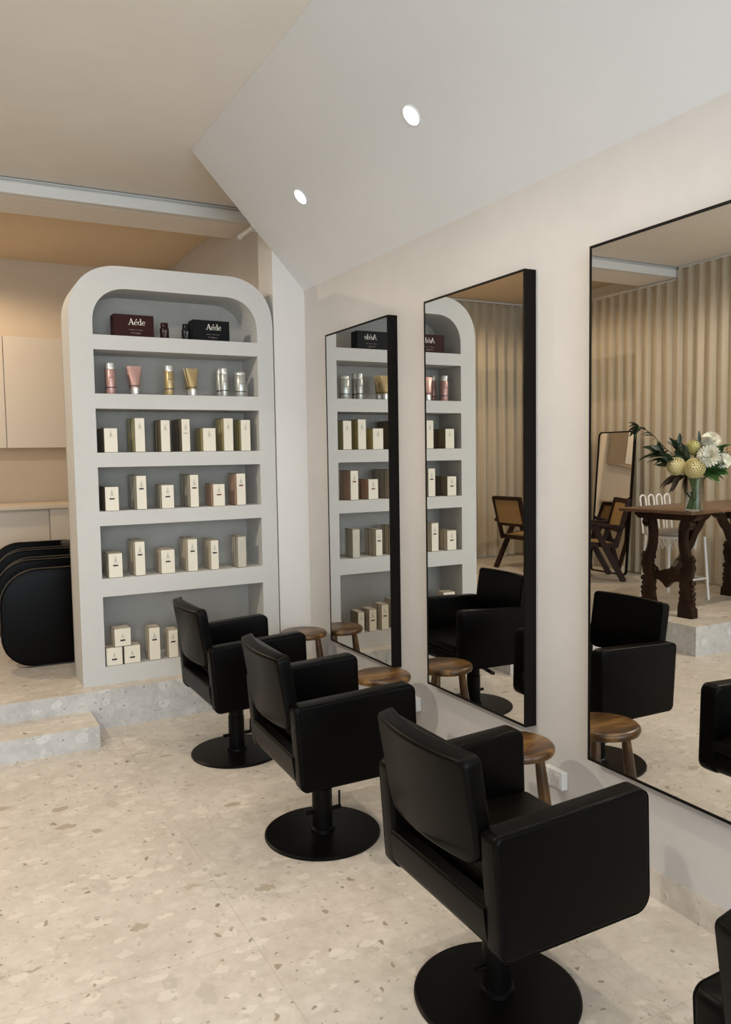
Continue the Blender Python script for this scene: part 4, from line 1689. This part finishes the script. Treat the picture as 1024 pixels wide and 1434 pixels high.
flower('white_chrysanthemum', 'small white chrysanthemum at the right edge of the bouquet', (-3.255, 4.205, 1.518), (0.4, -1.0, 0.1), 0.062, 'daisy', M['petal_white'], F(0.03, 0.035))
flower('peach_bud', 'small peach bud at the upper right of the bouquet', (-3.288, 4.189, 1.594), (0.3, -0.6, 0.7), 0.028, 'bud', M['petal_peach'], F(0.035, -0.01))


def sprig(name, label, pts, leaves, mat, foot, stemmat):
    """pts: world points of the stem from the vase mouth outward; leaves: (index position u, direction, length, width)"""
    base = VB + Vector((0, 0, 0.25))
    t = thing(name, label, 'foliage', base, 0, 'foliage sprigs in the glass vase')
    loc = [Vector(foot) - base, Vector((random.uniform(-.02, .02), random.uniform(-.02, .02), 0.0))] + [Vector(p) - base for p in pts]
    bm = B()
    add_tube(bm, loc, [0.004] * 2 + [0.0035] * (len(loc) - 2), 6)
    finish('stem', bm, stemmat, t, True)
    bm = B()
    for (p, d, L, w, dr) in leaves:
        leaf(bm, Vector(p) - base, d, L, w, 0, dr)
    finish('leaves', bm, mat, t, recalc=False)


# left arching branch with dark pointed leaves
br = [(-3.05, 4.43, 1.52), (-2.99, 4.53, 1.62), (-2.95, 4.61, 1.72), (-2.90, 4.67, 1.785), (-2.87, 4.72, 1.80)]
lv = []
for i, (a, b) in enumerate(zip(br, br[1:])):
    a, b = Vector(a), Vector(b)
    for k in range(4):
        u = k / 4
        p = a.lerp(b, u)
        d = (b - a).normalized() + Vector((random.uniform(-.5, .6), random.uniform(-.3, .9), random.uniform(-1.0, .6)))
        lv.append((p, d, random.uniform(0.05, 0.085), random.uniform(0.014, 0.024), random.uniform(.1, .6)))
for d in ((0.1, 0.9, 0.25), (0.2, 0.7, -0.5), (0.0, 0.5, -0.9), (0.4, 0.6, 0.5), (0.3, 0.2, -1.0), (0.1, 0.8, -.1)):
    lv.append((Vector(br[-1]) - Vector((0, 0.03, 0)), d, 0.10, 0.03, 0.25))
sprig('leafy_branch', 'long dark branch arching out to the left of the bouquet', br, lv, M['leaf_dark'], F(-0.02, 0.03), M['branch'])


def clump(name, label, tip, n, L, w, mat, foot, spreadv=0.6, base_pt=None, stemmat=None, fan=None):
    tip = Vector(tip)
    st = VB + Vector((0, 0, 0.27))
    d0 = (tip - st)
    ls = []
    for k in range(n):
        u = random.uniform(0.35, 1.0)
        p = st + d0 * u
        if fan:
            d = Vector(fan) + Vector((random.uniform(-1, 1), random.uniform(-1, 1), random.uniform(-1, 1))) * spreadv
        else:
            d = d0.normalized() + Vector((random.uniform(-1, 1), random.uniform(-1, 1), random.uniform(-.9, .9))) * spreadv
        ls.append((p, d, L * random.uniform(0.7, 1.2), w * random.uniform(0.7, 1.2), random.uniform(0.0, 0.4)))
    sprig(name, label, [st + d0 * 0.4, tip], ls, mat, foot, stemmat or M['stem'])


clump('leafy_sprig', 'dense dark leafy sprig at the left of the bouquet', (-2.97, 4.58, 1.59), 34, 0.15, 0.052, M['leaf_dark'], F(-0.035, 0.0), 0.8)
clump('leafy_sprig', 'dark upright pointed leaves above the yellow blooms', (-3.07, 4.47, 1.63), 24, 0.15, 0.05, M['leaf_dark'], F(-0.01, 0.02), 0.55)
clump('leafy_sprig', 'bronze drooping leaves under the left yellow bloom', (-3.03, 4.48, 1.42), 14, 0.13, 0.045, M['leaf_bronze'], F(-0.02, -0.03), 0.5, fan=(0.3, 0.4, -0.8))
clump('leafy_sprig', 'broad green leaves at the lower right of the bouquet', (-3.22, 4.26, 1.45), 24, 0.12, 0.06, M['leaf_green'], F(0.03, -0.02), 0.9)
clump('leafy_sprig', 'bright green leaves at the upper right of the bouquet', (-3.26, 4.23, 1.62), 18, 0.10, 0.05, M['leaf_green'], F(0.02, 0.02), 0.7)
clump('leafy_sprig', 'single dark pointed leaves beside the top white bloom', (-3.17, 4.33, 1.66), 7, 0.12, 0.035, M['leaf_dark'], F(0.0, 0.01), 0.45)
bm = B()
for k in range(16):
    a = random.uniform(0, 2 * pi)
    r0 = random.uniform(0.01, 0.05)
    p0 = Vector((r0 * cos(a), r0 * sin(a), 0.02))
    p1 = Vector((-r0 * 0.8 * cos(a + .5), -r0 * 0.8 * sin(a + .5), 0.25))
    add_tube(bm, [p0, p0.lerp(p1, .5), p1], 0.0045, 6)
for k in range(10):
    leaf(bm, (random.uniform(-.03, .03), random.uniform(-.03, .03), random.uniform(.04, .12)), (random.uniform(-1, 1), random.uniform(-1, 1), 1), 0.06, 0.025, 0, 0.0)
o = finish('stem_bundle', bm, M['stem'], None, True)
o.location = VB
tag(o, 'bundle of green stems standing in the vase water', 'stems', kind='stuff')
